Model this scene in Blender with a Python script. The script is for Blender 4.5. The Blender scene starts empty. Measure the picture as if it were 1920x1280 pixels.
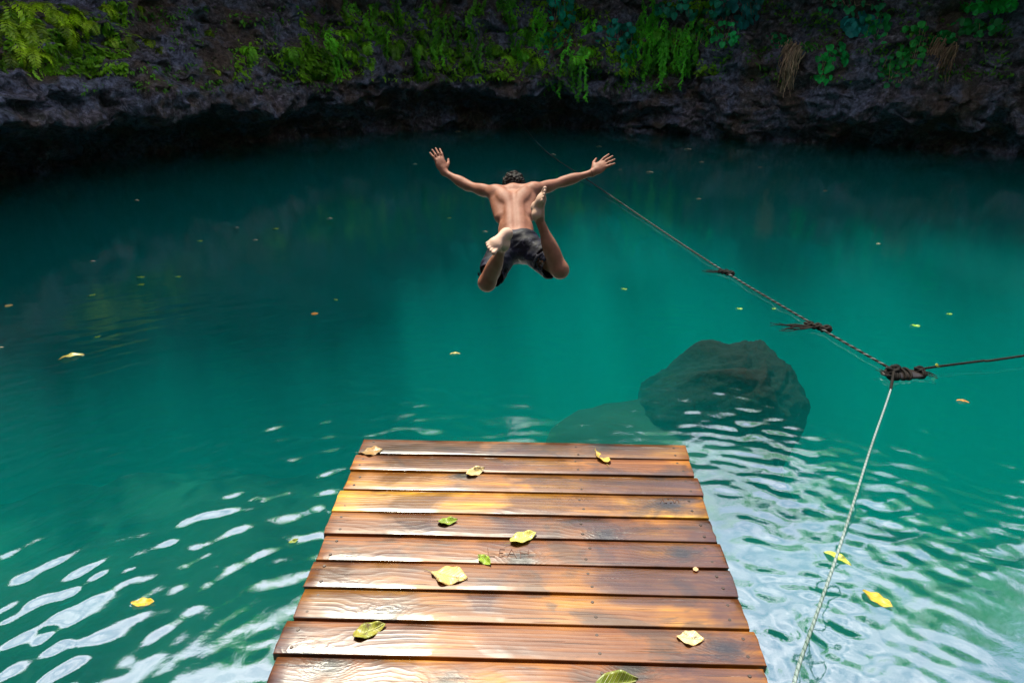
import bpy, bmesh, math, random
import numpy as np
from mathutils import Vector, Matrix
from mathutils.bvhtree import BVHTree

SC = bpy.context.scene
COL = SC.collection
R = math.radians
# ------------------------------------------------------------------ camera
F, PITCH, YAW = 1280.0, R(25.3), R(1.7)          # focal length in pixels of the 1920 px wide photograph
CAM = np.array([0.0, 0.0, 3.0])                  # water is z = 0, the deck z = 1.13
cd = bpy.data.cameras.new('camera'); cd.lens = 24.0; cd.sensor_width = 36.0
cd.clip_start = 0.05; cd.clip_end = 3000.0
camera = bpy.data.objects.new('camera', cd); COL.objects.link(camera)
camera.location = CAM; camera.rotation_euler = (R(90) - PITCH, 0, YAW)
SC.camera = camera
# ------------------------------------------------------------------ sky, sun, exposure
SUN_EL, SUN_AZ = 62.0, -22.0                     # azimuth measured from +Y towards +X
SKY_STRENGTH, CLOUD, SUN_STRENGTH, EXPOSURE = 0.15, 1.20, 5.0, 0.92
world = bpy.data.worlds.new('World'); SC.world = world; world.use_nodes = True
wt = world.node_tree; wt.nodes.clear()
sky = wt.nodes.new('ShaderNodeTexSky'); sky.sky_type = 'NISHITA'; sky.sun_disc = False
sky.sun_elevation = R(SUN_EL); sky.sun_rotation = R(SUN_AZ)
bg = wt.nodes.new('ShaderNodeBackground'); bg.inputs['Strength'].default_value = SKY_STRENGTH
wo = wt.nodes.new('ShaderNodeOutputWorld')
tc = wt.nodes.new('ShaderNodeTexCoord')
mp = wt.nodes.new('ShaderNodeMapping'); mp.inputs['Scale'].default_value = (1, 1, 1.6)
n1 = wt.nodes.new('ShaderNodeTexNoise'); n1.inputs['Scale'].default_value = 2.6
n1.inputs['Detail'].default_value = 7; n1.inputs['Roughness'].default_value = 0.58
rmp = wt.nodes.new('ShaderNodeValToRGB')         # broken cloud all over the sky
rmp.color_ramp.elements[0].position = 0.29; rmp.color_ramp.elements[1].position = 0.45
n2 = wt.nodes.new('ShaderNodeTexNoise'); n2.inputs['Scale'].default_value = 8.0; n2.inputs['Detail'].default_value = 6
cr2 = wt.nodes.new('ShaderNodeValToRGB')         # cloud bellies grey, tops white
cr2.color_ramp.elements[0].position = 0.30; cr2.color_ramp.elements[1].position = 0.66
v0, v1 = CLOUD * 0.45 / SKY_STRENGTH, CLOUD * 1.05 / SKY_STRENGTH
cr2.color_ramp.elements[0].color = (v0 * 0.72, v0 * 0.86, v0 * 1.38, 1)
cr2.color_ramp.elements[1].color = (v1 * 0.95, v1 * 0.95, v1 * 1.10, 1)
mx = wt.nodes.new('ShaderNodeMix'); mx.data_type = 'RGBA'
L = wt.links.new
L(tc.outputs['Generated'], mp.inputs['Vector']); L(mp.outputs[0], n1.inputs['Vector']); L(mp.outputs[0], n2.inputs['Vector'])
L(n1.outputs['Fac'], rmp.inputs[0]); L(n2.outputs['Fac'], cr2.inputs[0])
L(rmp.outputs['Color'], mx.inputs['Factor']); L(sky.outputs[0], mx.inputs[6]); L(cr2.outputs['Color'], mx.inputs[7])
L(mx.outputs[2], bg.inputs['Color']); L(bg.outputs[0], wo.inputs['Surface'])
sd = bpy.data.lights.new('sun', 'SUN'); sd.energy = SUN_STRENGTH; sd.angle = R(0.6); sd.color = (1.0, 0.95, 0.76)
sun = bpy.data.objects.new('sun', sd); COL.objects.link(sun)
sdir = Vector((math.sin(R(SUN_AZ)) * math.cos(R(SUN_EL)), math.cos(R(SUN_AZ)) * math.cos(R(SUN_EL)), math.sin(R(SUN_EL))))
sun.rotation_euler = sdir.to_track_quat('Z', 'Y').to_euler(); sun.location = sdir * 60
vs = SC.view_settings; vs.view_transform = 'Standard'; vs.look = 'None'; vs.exposure = EXPOSURE; vs.gamma = 1.0
vs.use_curve_mapping = False
SC.render.engine = 'CYCLES'
cy = SC.cycles; cy.use_denoising = True; cy.max_bounces = 8; cy.diffuse_bounces = 3; cy.glossy_bounces = 3
cy.transparent_max_bounces = 12; cy.volume_bounces = 2; cy.transmission_bounces = 2
cy.caustics_reflective = False; cy.caustics_refractive = False; cy.sample_clamp_indirect = 6.0
cy.use_adaptive_sampling = True; cy.adaptive_threshold = 0.012

ORD = ('first second third fourth fifth sixth seventh eighth ninth tenth eleventh twelfth thirteenth fourteenth fifteenth sixteenth '
       'seventeenth eighteenth nineteenth twentieth twenty-first twenty-second twenty-third twenty-fourth').split()
# ------------------------------------------------------------------ helpers
_f = np.array([-math.sin(YAW) * math.cos(PITCH), math.cos(YAW) * math.cos(PITCH), -math.sin(PITCH)])
_r = np.array([math.cos(YAW), math.sin(YAW), 0.0]); _u = np.cross(_r, _f)
def ray(px, py): return _r * ((px - 960) / F) + _u * ((640 - py) / F) + _f
def at_z(px, py, z):
    d = ray(px, py); return CAM + d * ((z - CAM[2]) / d[2])
def at_d(px, py, depth): return CAM + ray(px, py) * depth

def _hash(ix, iy, iz, seed):
    h = (ix.astype(np.int64) * 374761393 + iy.astype(np.int64) * 668265263 + iz.astype(np.int64) * 2147483647 + seed * 1442695041) & 0xFFFFFFFF
    h = ((h ^ (h >> 13)) * 1274126177) & 0xFFFFFFFF
    h = ((h ^ (h >> 16)) * 2246822519) & 0xFFFFFFFF
    return ((h ^ (h >> 15)) & 0xFFFFFF) / float(0xFFFFFF) * 2 - 1
def vnoise(p, seed=0):
    """smooth value noise in [-1, 1] for points (n, 3)"""
    i = np.floor(p).astype(np.int64); f = p - i; f = f * f * f * (f * (f * 6 - 15) + 10)
    out = 0
    for dx in (0, 1):
        wx = f[:, 0] if dx else 1 - f[:, 0]
        for dy in (0, 1):
            wy = f[:, 1] if dy else 1 - f[:, 1]
            for dz in (0, 1):
                wz = f[:, 2] if dz else 1 - f[:, 2]
                out = out + wx * wy * wz * _hash(i[:, 0] + dx, i[:, 1] + dy, i[:, 2] + dz, seed)
    return out
def fbm(p, octaves=4, seed=0, gain=0.5, lac=2.03):
    a, s, o = 1.0, 0.0, 0.0
    for k in range(octaves):
        o = o + a * vnoise(p * lac ** k + 17.3 * k, seed + k); s += a; a *= gain
    return o / s
def ridged(p, octaves=4, seed=0, gain=0.5, lac=2.1):
    a, s, o = 1.0, 0.0, 0.0
    for k in range(octaves):
        o = o + a * (1 - np.abs(vnoise(p * lac ** k + 11.7 * k, seed + k)) * 2); s += a; a *= gain
    return o / s
def smooth(a, b, x):
    t = np.clip((x - a) / (b - a), 0, 1); return t * t * (3 - 2 * t)

def mesh_np(name, verts, faces, smooth_shade=True):
    """mesh from arrays; faces is an (n, k) array or a list of index tuples"""
    me = bpy.data.meshes.new(name)
    if isinstance(faces, np.ndarray):
        n, k = faces.shape
        me.vertices.add(len(verts)); me.vertices.foreach_set('co', np.asarray(verts, np.float32).ravel())
        me.loops.add(n * k); me.loops.foreach_set('vertex_index', faces.astype(np.int32).ravel())
        me.polygons.add(n); me.polygons.foreach_set('loop_start', np.arange(0, n * k, k, dtype=np.int32))
        me.update(calc_edges=True)
    else:
        me.from_pydata([tuple(v) for v in verts], [], faces)
    if smooth_shade: me.polygons.foreach_set('use_smooth', np.ones(len(me.polygons), bool))
    me.update(); return me
def grid_faces(nr, nc, wrap=False):
    r = np.arange(nr - 1)[:, None]; c = np.arange(nc if wrap else nc - 1)[None, :]; c2 = (c + 1) % nc
    a = r * nc + c; b = r * nc + c2; d = (r + 1) * nc + c; e = (r + 1) * nc + c2
    return np.stack([a, b, e, d], -1).reshape(-1, 4)
def add(name, me, mat=None, parent=None, label=None, cat=None, group=None, kind=None, loc=None, rot=None):
    o = bpy.data.objects.new(name, me); COL.objects.link(o)
    if mat is not None and me is not None and not me.materials: me.materials.append(mat)
    if parent is not None: o.parent = parent
    if loc is not None: o.location = loc
    if rot is not None: o.rotation_euler = rot
    if label: o['label'] = label
    if cat: o['category'] = cat
    if group: o['group'] = group
    if kind: o['kind'] = kind
    return o
def copy_tree(o, parent=None):
    c = o.copy(); COL.objects.link(c); c.parent = parent
    for ch in list(o.children): copy_tree(ch, c)
    return c

class NT:
    """short-hand for material nodes"""
    def __init__(s, name):
        s.m = bpy.data.materials.new(name); s.m.use_nodes = True; s.t = s.m.node_tree; s.t.nodes.clear()
        s.out = s.t.nodes.new('ShaderNodeOutputMaterial')
    def n(s, kind, inp=None, **props):
        nd = s.t.nodes.new('ShaderNode' + kind)
        for k, v in props.items(): setattr(nd, k, v)
        for k, v in (inp or {}).items(): s.put(nd.inputs[k], v)
        return nd
    def put(s, sock, v):
        if isinstance(v, bpy.types.NodeSocket): s.t.links.new(v, sock)
        elif isinstance(v, bpy.types.Node): s.t.links.new(v.outputs[0], sock)
        else: sock.default_value = v
    def math(s, op, a, b=None, c=None, clamp=False):
        nd = s.n('Math', operation=op, use_clamp=clamp)
        for i, v in enumerate((a, b, c)):
            if v is not None: s.put(nd.inputs[i], v)
        return nd.outputs[0]
    def vmath(s, op, a, b=None):
        nd = s.n('VectorMath', operation=op); s.put(nd.inputs[0], a)
        if b is not None: s.put(nd.inputs[1], b)
        return nd.outputs[1] if op in ('DOT_PRODUCT', 'LENGTH', 'DISTANCE') else nd.outputs[0]
    def ramp(s, fac, stops, interp='LINEAR'):
        nd = s.n('ValToRGB'); s.put(nd.inputs[0], fac); r = nd.color_ramp; r.interpolation = interp
        while len(r.elements) < len(stops): r.elements.new(0.5)
        for e, (p, c) in zip(r.elements, stops):
            e.position = p; e.color = (c, c, c, 1) if isinstance(c, (int, float)) else (*c[:3], 1)
        return nd.outputs[0]
    def mix(s, fac, a, b, blend='MIX'):
        nd = s.n('Mix', data_type='RGBA', blend_type=blend); s.put(nd.inputs[0], fac)
        for i, v in ((6, a), (7, b)): s.put(nd.inputs[i], (*v[:3], 1) if isinstance(v, tuple) else v)
        return nd.outputs[2]
    def noise(s, vec, scale, detail=4, rough=0.55, dist=0.0, dims='3D'):
        return s.n('TexNoise', {'Vector': vec, 'Scale': scale, 'Detail': detail, 'Roughness': rough, 'Distortion': dist}, noise_dimensions=dims).outputs['Fac']
    def scale(s, vec, sc, loc=(0, 0, 0)):
        nd = s.n('Mapping', {'Vector': vec, 'Location': loc, 'Scale': sc}); return nd.outputs[0]
    def bump(s, h, strength=0.5, dist=0.01, normal=None):
        i = {'Height': h, 'Strength': strength, 'Distance': dist}
        if normal is not None: i['Normal'] = normal
        return s.n('Bump', i).outputs[0]
    def principled(s, **k):
        nd = s.n('BsdfPrincipled')
        for key, v in k.items():
            key = key.replace('_', ' ')
            if isinstance(v, tuple) and len(v) == 3 and key in ('Base Color', 'Specular Tint', 'Subsurface Radius', 'Sheen Tint', 'Coat Tint'):
                v = v if key == 'Subsurface Radius' else (*v, 1)
            s.put(nd.inputs[key], v)
        s.t.links.new(nd.outputs[0], s.out.inputs['Surface']); return nd
# ------------------------------------------------------------------ materials of the setting
def water_material():
    s = NT('clear_green_water')
    geo = s.n('NewGeometry'); pos = geo.outputs['Position']
    n = s.noise(s.scale(pos, (1, 1, 1)), 8.0, 6, 0.6)
    n = s.math('ADD', n, s.math('MULTIPLY', s.noise(s.scale(pos, (16, 30, 1)), 1.0, 4, 0.6), 0.16))
    nrm = s.bump(n, 0.15, 0.010)
    c = s.math('ABSOLUTE', s.vmath('DOT_PRODUCT', nrm, geo.outputs['Incoming']))
    p5 = s.math('POWER', s.math('SUBTRACT', 1.0, c, clamp=True), 5.0)
    F0 = 0.34
    fr = s.math('MULTIPLY_ADD', p5, 0.62 - F0, F0, clamp=True)
    tr = s.n('BsdfTransparent', {'Color': (1, 1, 1, 1)})
    gl = s.n('BsdfGlossy', {'Color': (1, 1, 1, 1), 'Roughness': 0.006, 'Normal': nrm})
    mxs = s.n('MixShader', {0: fr, 1: tr.outputs[0], 2: gl.outputs[0]})
    s.put(s.out.inputs['Surface'], mxs.outputs[0])
    ab = s.n('VolumeAbsorption', {'Color': (0.0, 0.94, 0.885, 1), 'Density': 0.62})
    sc_ = s.n('VolumeScatter', {'Color': (0.0, 0.92, 0.94, 1), 'Density': 0.165, 'Anisotropy': 0.2})
    ad = s.n('AddShader', {0: ab.outputs[0], 1: sc_.outputs[0]})
    s.put(s.out.inputs['Volume'], ad.outputs[0])
    return s.m
def bed_material():
    s = NT('dark_pool_bed')
    pos = s.n('NewGeometry').outputs['Position']
    a = s.noise(s.scale(pos, (1, 1, 1)), 0.55, 5, 0.6, 0.6)
    col = s.ramp(a, [(0.36, (0.012, 0.02, 0.012)), (0.47, (0.030, 0.050, 0.034)), (0.64, (0.055, 0.085, 0.055))])
    yy = s.n('SeparateXYZ', {0: pos}).outputs['Y']     # bed colour darkened towards the far wall to deepen the shaded water
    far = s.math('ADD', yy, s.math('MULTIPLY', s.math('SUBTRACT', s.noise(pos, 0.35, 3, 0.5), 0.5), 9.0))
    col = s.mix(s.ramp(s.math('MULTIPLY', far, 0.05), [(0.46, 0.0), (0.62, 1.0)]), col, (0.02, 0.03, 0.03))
    s.principled(Base_Color=col, Roughness=0.9); return s.m
def rock_material(name='dark_basalt', k=1.0, moss=0.5):
    s = NT(name)
    pos = s.n('NewGeometry').outputs['Position']
    a = s.noise(pos, 1.3, 6, 0.62, 0.4); b = s.noise(pos, 9.0, 6, 0.65)
    c = s.noise(s.vmath('ADD', pos, (31.0, 7.0, 3.0)), 0.8, 5, 0.6)
    col = s.ramp(b, [(0.32, (0.012 * k, 0.010 * k, 0.010 * k)), (0.50, (0.055 * k, 0.046 * k, 0.052 * k)), (0.64, (0.16 * k, 0.135 * k, 0.155 * k)), (0.76, (0.40 * k, 0.37 * k, 0.38 * k))])
    blue = s.ramp(b, [(0.35, (0.022 * k, 0.024 * k, 0.034 * k)), (0.7, (0.17 * k, 0.18 * k, 0.25 * k))])
    col = s.mix(s.ramp(a, [(0.46, 0.0), (0.56, 1.0)]), col, blue)
    brown = s.ramp(b, [(0.35, (0.030 * k, 0.018 * k, 0.011 * k)), (0.7, (0.12 * k, 0.075 * k, 0.045 * k))])
    col = s.mix(s.ramp(c, [(0.50, 0.0), (0.60, 0.85)]), col, brown)
    nz = s.n('SeparateXYZ', {0: s.n('NewGeometry').outputs['Normal']}).outputs['Z']
    g = s.math('MULTIPLY', s.ramp(s.noise(s.vmath('ADD', pos, (5.0, 9.0, 1.0)), 2.2, 6, 0.7), [(0.48, 0.0), (0.60, moss)]),
               s.ramp(nz, [(0.45, 0.25), (0.62, 1.0)]))
    col = s.mix(g, col, s.ramp(b, [(0.3, (0.02, 0.035, 0.008)), (0.7, (0.08, 0.11, 0.02))]))
    h = s.math('ADD', s.math('MULTIPLY', s.noise(pos, 14, 8, 0.7), 0.6), s.math('MULTIPLY', s.n('TexVoronoi', {'Vector': s.vmath('ADD', pos, s.vmath('SCALE', s.n('TexNoise', {'Vector': pos, 'Scale': 4.0}).outputs['Color'], None)), 'Scale': 5.0}, feature='DISTANCE_TO_EDGE').outputs[0], 0.5))
    s.principled(Base_Color=col, Roughness=s.ramp(a, [(0.4, 0.45), (0.6, 0.85)]), Normal=s.bump(h, 1.0, 0.12))
    return s.m
M = {}
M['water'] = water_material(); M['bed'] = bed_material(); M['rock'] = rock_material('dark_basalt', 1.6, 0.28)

# ------------------------------------------------------------------ pool outline (waterline of the cliff), closed
OUT = np.array([(-11.9, 13.0), (-10.6, 15.2), (-9.2, 16.9), (-7.3, 19.0), (-5.5, 20.4), (-2.6, 21.6), (0.6, 21.9), (3.6, 20.9),
                (5.9, 19.7), (8.4, 18.7), (11.9, 17.5), (15.0, 14.5), (16.2, 9.0), (15.0, 3.0), (11.0, -3.0), (4.5, -6.5),
                (-3.0, -7.0), (-9.0, -4.0), (-13.0, 2.0), (-13.8, 8.0)])
def closed_curve(P, n):
    k = len(P); t = np.linspace(0, k, n, endpoint=False); i = np.floor(t).astype(int); f = (t - i)[:, None]
    p0, p1, p2, p3 = P[(i - 1) % k], P[i % k], P[(i + 1) % k], P[(i + 2) % k]
    return 0.5 * (2 * p1 + (p2 - p0) * f + (2 * p0 - 5 * p1 + 4 * p2 - p3) * f ** 2 + (3 * p1 - p0 - 3 * p2 + p3) * f ** 3)
def resample(fine, dens):
    seg = np.linalg.norm(np.roll(fine, -1, 0) - fine, axis=1); mid = (fine + np.roll(fine, -1, 0)) / 2
    w = seg / dens(mid); cum = np.concatenate([[0], np.cumsum(w)]); n = int(cum[-1])
    q = np.linspace(0, cum[-1], n, endpoint=False)
    ext = np.vstack([fine, fine[:1]])
    return np.stack([np.interp(q, cum, ext[:, 0]), np.interp(q, cum, ext[:, 1])], 1)
def dens(p):
    front = (p[:, 1] > 10.5) & (np.abs(p[:, 0]) < 15.0)
    return np.where(front, 0.055, 0.45)
outline = resample(closed_curve(OUT, 4000), dens)
nrm2 = np.roll(outline, -1, 0) - np.roll(outline, 1, 0); nrm2 /= np.linalg.norm(nrm2, axis=1)[:, None]
nrm2 = np.stack([-nrm2[:, 1], nrm2[:, 0]], 1)
cen = outline.mean(0)
if ((outline - cen) * nrm2).sum(1).mean() < 0: nrm2 = -nrm2
for _ in range(60): nrm2 = (np.roll(nrm2, 1, 0) + nrm2 + np.roll(nrm2, -1, 0)) / 3
nrm2 /= np.linalg.norm(nrm2, axis=1)[:, None]

# ------------------------------------------------------------------ cliff
def build_cliff():
    zz = np.concatenate([np.linspace(-7, -0.5, 8, endpoint=False), np.linspace(-0.5, 4.6, 100, endpoint=False), np.linspace(4.6, 10.4, 30)])
    nr, nc = len(zz) + 8, len(outline)
    x, y = outline[:, 0], outline[:, 1]
    q = np.stack([x * 0.35, y * 0.35, np.zeros(nc)], 1)
    cave = np.interp(x, [-12, -10.5, -8.0, -6.0, -3.0, 0.5, 2.6, 3.6, 5.2, 9.0, 12.5], [2.9, 2.8, 2.3, 1.4, 1.2, 1.5, 1.7, 0.7, 0.35, 0.8, 1.5])
    cave = np.where(y > 10, cave, 1.2) + 0.25 * vnoise(q * 2.2, 5)
    lip = np.interp(x, [-12, -10, -7.5, -5.0, -2.0, 2.0, 4.2, 6, 9, 12], [1.55, 1.25, 0.95, 1.15, 1.35, 1.25, 0.85, 0.55, 0.75, 0.95]) + 0.34 * vnoise(q * 3.1, 8)
    rim = 9.0 + 0.9 * vnoise(q * 0.9, 3) + 9.0 * smooth(7.0, -3.0, y) + 1.5 * smooth(-9, -14, x) - 1.3 * smooth(2.0, 9.0, x) * smooth(4.0, 9.0, y)
    lean = 2.3 + 0.9 * vnoise(q * 0.7, 4) + 2.2 * smooth(11.0, 16.0, y)
    V = np.zeros((nr, nc, 3))
    for k in range(nr):
        if k < len(zz):
            z = np.full(nc, zz[k])
            zl = lip
            below = smooth(0, 1, z / zl)                                   # 0 at water, 1 at the lip
            off = np.where(z < 0, 0.15 * z * 0 - 0.0, -cave * np.clip(z / zl, 0, 1) ** 2.2)
            up = np.clip((z - zl) / 3.0, 0, 1)
            off = np.where(z > zl, -cave + (cave * 0.55 + 0.15) * smooth(0, 1, up), off)
            off = off - lean * smooth(4.0, 10.2, z)
            z = np.where(z > 4.6, 4.6 + (z - 4.6) * (rim - 4.6) / 5.8, z)
        else:
            j = k - len(zz) + 1
            off = -cave * 0.45 - lean + np.array([0.6, 1.6, 3.2, 6, 12, 40, 160, 700])[j - 1]
            z = rim + np.array([0.25, 0.35, 0.4, 0.5, 0.7, 0.8, 0.8, 0.8])[j - 1] * (1 if j < 6 else 0) + (10.8 - rim) * smooth(0, 6, np.float64(j)) * (j >= 5)
        V[k, :, 0] = x + nrm2[:, 0] * off; V[k, :, 1] = y + nrm2[:, 1] * off; V[k, :, 2] = z
    P = V.reshape(-1, 3)
    zf = P[:, 2]
    w = np.where(np.arange(nr).repeat(nc) < len(zz), 1.0, 0.0)
    n3 = np.concatenate([np.tile(nrm2, (nr, 1)), np.zeros((nr * nc, 1))], 1)
    st = P * np.array([1, 1, 1.25])
    d = 0.60 * fbm(st * 0.55, 4, 1) + 0.34 * (ridged(st * 1.2, 4, 20) - 0.2) + 0.20 * np.abs(fbm(st * 3.2, 4, 40, 0.6)) + 0.05 * ridged(st * 9.0, 2, 45)
    # broken ledges: steps in height give the layered look
    led = fbm(st * np.array([0.7, 0.7, 2.6]), 3, 70)
    d = d + 0.12 * np.tanh(led * 4)
    ve = np.stack([fbm(st * 2.3 + 9, 3, 50), fbm(st * 2.3 + 3, 3, 60), fbm(st * 2.3 - 6, 3, 55)], 1)
    amp = np.where(zf < -0.4, 0.5, 1.0) * w
    P = P - n3 * (d * amp)[:, None] + ve * (0.20 * amp)[:, None]
    me = mesh_np('cliff', P, grid_faces(nr, nc, True))
    return add('cliff', me, M['rock'], label='dark basalt cliff wall overhanging the pool all round', kind='structure'), P, grid_faces(nr, nc, True)
cliff, cliff_v, cliff_f = build_cliff()
cliff_bvh = BVHTree.FromPolygons([tuple(v) for v in cliff_v], [tuple(f) for f in cliff_f.tolist()])

# ------------------------------------------------------------------ pool bed and water
def axis(lo, hi, a, b, fine, coarse_growth=1.12, mx_=0.6):
    core = np.arange(a, b, fine).tolist(); s = fine; v = core[-1]
    while v < hi: s = min(s * coarse_growth, mx_); v += s; core.append(v)
    s = fine; v = core[0]; low = []
    while v > lo: s = min(s * coarse_growth, mx_); v -= s; low.append(v)
    return np.array(low[::-1] + core)
def build_bed():
    xs = np.linspace(-20, 20, 260); ys = np.linspace(-12, 28, 260)
    X, Y = np.meshgrid(xs, ys); p = np.stack([X.ravel(), Y.ravel(), np.zeros(X.size)], 1)
    x, y = p[:, 0], p[:, 1]; rough = 0.45 * fbm(p * 0.45, 4, 90) + 0.22 * fbm(p * 1.4, 3, 95)
    z = -5.6 + rough
    z = z + 4.1 * smooth(10.4, 6.0, y + 0.06 * np.abs(x) ** 1.5 + 0.8 * fbm(p * 0.5, 3, 97))        # shelf under the platform, raised to darken the near water
    mound = np.exp(-((x - 2.1) / 1.5) ** 2 - ((y - 6.2) / 1.4) ** 2) + 0.85 * np.exp(-((x - 0.5) / 1.3) ** 2 - ((y - 6.0) / 1.2) ** 2)
    z = np.maximum(z, -5.6 + rough + 4.7 * np.minimum(mound, 1.0))                                 # slope the boulder rests on
    p[:, 2] = np.maximum(z, -7.2)
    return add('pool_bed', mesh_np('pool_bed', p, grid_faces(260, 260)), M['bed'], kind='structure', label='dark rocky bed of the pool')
build_bed()
def wave_height(X, Y):
    """many small circular wave trains from scattered sources round the platform, dying out with distance"""
    shp = X.shape; p = np.stack([X.ravel(), Y.ravel(), np.zeros(X.size)], 1)
    x, y = p[:, 0], p[:, 1]
    wob = fbm(p * np.array([0.55, 0.55, 1]), 3, 110); wob2 = fbm(p * 2.3, 3, 120)
    rp = np.hypot(x * 0.90, y - 1.4) + 0.40 * wob
    env = np.exp(-np.maximum(rp - 2.0, 0) / np.where(x < 0, 1.45 + 0.5 * smooth(0, -1.0, x), 1.45))
    mid_ = 1 - 0.70 * smooth(1.4, 0.5, np.abs(x - 0.1)) * smooth(2.6, 3.2, y)
    gust = np.clip(0.75 + 1.2 * fbm(p * 1.1 + 40, 3, 130), 0.15, 1.8)
    sd_ = smooth(-0.5, 0.7, x); rng = np.random.default_rng(4); h = np.zeros(len(x))
    for i in range(30):                                    # left of the platform: longer wavelets
        lam = 0.10 + 0.20 * rng.random() ** 1.5; c = np.array([-0.3, 0.1]) + rng.normal(0, 1, 2) * np.array([1.7, 1.3])
        r = np.hypot(x - c[0], y - c[1]) + 0.07 * wob + 0.02 * wob2
        h += (1 - sd_) * 0.0160 * lam ** 1.12 * np.sin(2 * np.pi * r / lam + rng.uniform(0, 6.3))
    for i in range(30):                                    # the other side: shorter, choppier
        lam = 0.085 + 0.14 * rng.random() ** 1.4; c = np.array([0.7, -0.6]) + rng.normal(0, 1, 2) * np.array([2.0, 1.5])
        r = np.hypot(x - c[0], y - c[1]) + 0.07 * wob + 0.02 * wob2
        h += sd_ * 0.0110 * lam ** 1.12 * np.sin(2 * np.pi * r / lam + rng.uniform(0, 6.3))
    h = h * env * mid_ * gust * 0.55
    # ripples in front of the platform
    r2 = np.hypot(x - 0.1, y - 3.4) + 0.25 * wob + 0.12 * wob2
    e2 = np.exp(-((x - 0.05) / 0.95) ** 2 - ((y - 5.9) / 1.1) ** 2)
    h += 0.0034 * e2 * np.clip(-0.25 + 1.7 * fbm(p * 2.1 + 7, 3, 140), 0, 1) * np.sin(r2 * 2 * np.pi / 0.20 + 3 * wob2)
    # wake along the floating rope
    ax, ay, bx_, by_ = 1.6, 11.5, 3.3, 6.3
    t = np.clip(((x - ax) * (bx_ - ax) + (y - ay) * (by_ - ay)) / ((bx_ - ax) ** 2 + (by_ - ay) ** 2), 0, 1)
    dr = np.hypot(x - ax - t * (bx_ - ax), y - ay - t * (by_ - ay))
    side = ((x - ax) * (by_ - ay) - (y - ay) * (bx_ - ax)) > 0
    h += 0.0150 * np.exp(-dr / np.where(side, 0.30, 0.08)) * fbm(p * np.array([8, 4.5, 1]), 3, 150)
    # slow swell and a faint chop over the whole pool
    h += 0.004 * fbm(p * np.array([0.35, 0.9, 1]), 3, 160) + 0.0016 * fbm(p * np.array([2.4, 5.5, 1]), 3, 170)
    return h.reshape(shp)
def build_water():
    xs = axis(-19, 19, -4.8, 5.6, 0.020); ys = axis(-10, 26, 1.2, 7.4, 0.019)
    X, Y = np.meshgrid(xs, ys); Z = wave_height(X, Y)
    top = np.stack([X, Y, Z], -1).reshape(-1, 3); nr, nc = X.shape
    border = np.concatenate([np.arange(nc), np.arange(1, nr) * nc + nc - 1, (nr - 1) * nc + np.arange(nc - 2, -1, -1), np.arange(nr - 2, 0, -1) * nc])
    lowv = top[border].copy(); lowv[:, 2] = -8.0; n0 = len(top)
    faces = grid_faces(nr, nc)
    nb = len(border); i = np.arange(nb); j = (i + 1) % nb
    sides = np.stack([border[i], n0 + i, n0 + j, border[j]], 1)
    V = np.vstack([top, lowv, [[0, 8, -8.0]]]); c = len(V) - 1
    bot = np.stack([n0 + j, n0 + i, np.full(nb, c), np.full(nb, c)], 1)
    me = bpy.data.meshes.new('water')
    F4 = np.vstack([faces, sides])
    allf = np.concatenate([F4.ravel(), bot[:, :3].ravel()])
    me.vertices.add(len(V)); me.vertices.foreach_set('co', V.astype(np.float32).ravel())
    me.loops.add(len(allf)); me.loops.foreach_set('vertex_index', allf.astype(np.int32))
    st = np.concatenate([np.arange(len(F4)) * 4, len(F4) * 4 + np.arange(nb) * 3]).astype(np.int32)
    me.polygons.add(len(st)); me.polygons.foreach_set('loop_start', st); me.update(calc_edges=True)
    sm = np.zeros(len(st), bool); sm[:len(faces)] = True; me.polygons.foreach_set('use_smooth', sm); me.update()
    return add('water', me, M['water'], kind='structure', label='clear blue-green pool water rippling round the platform')
build_water()
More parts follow.
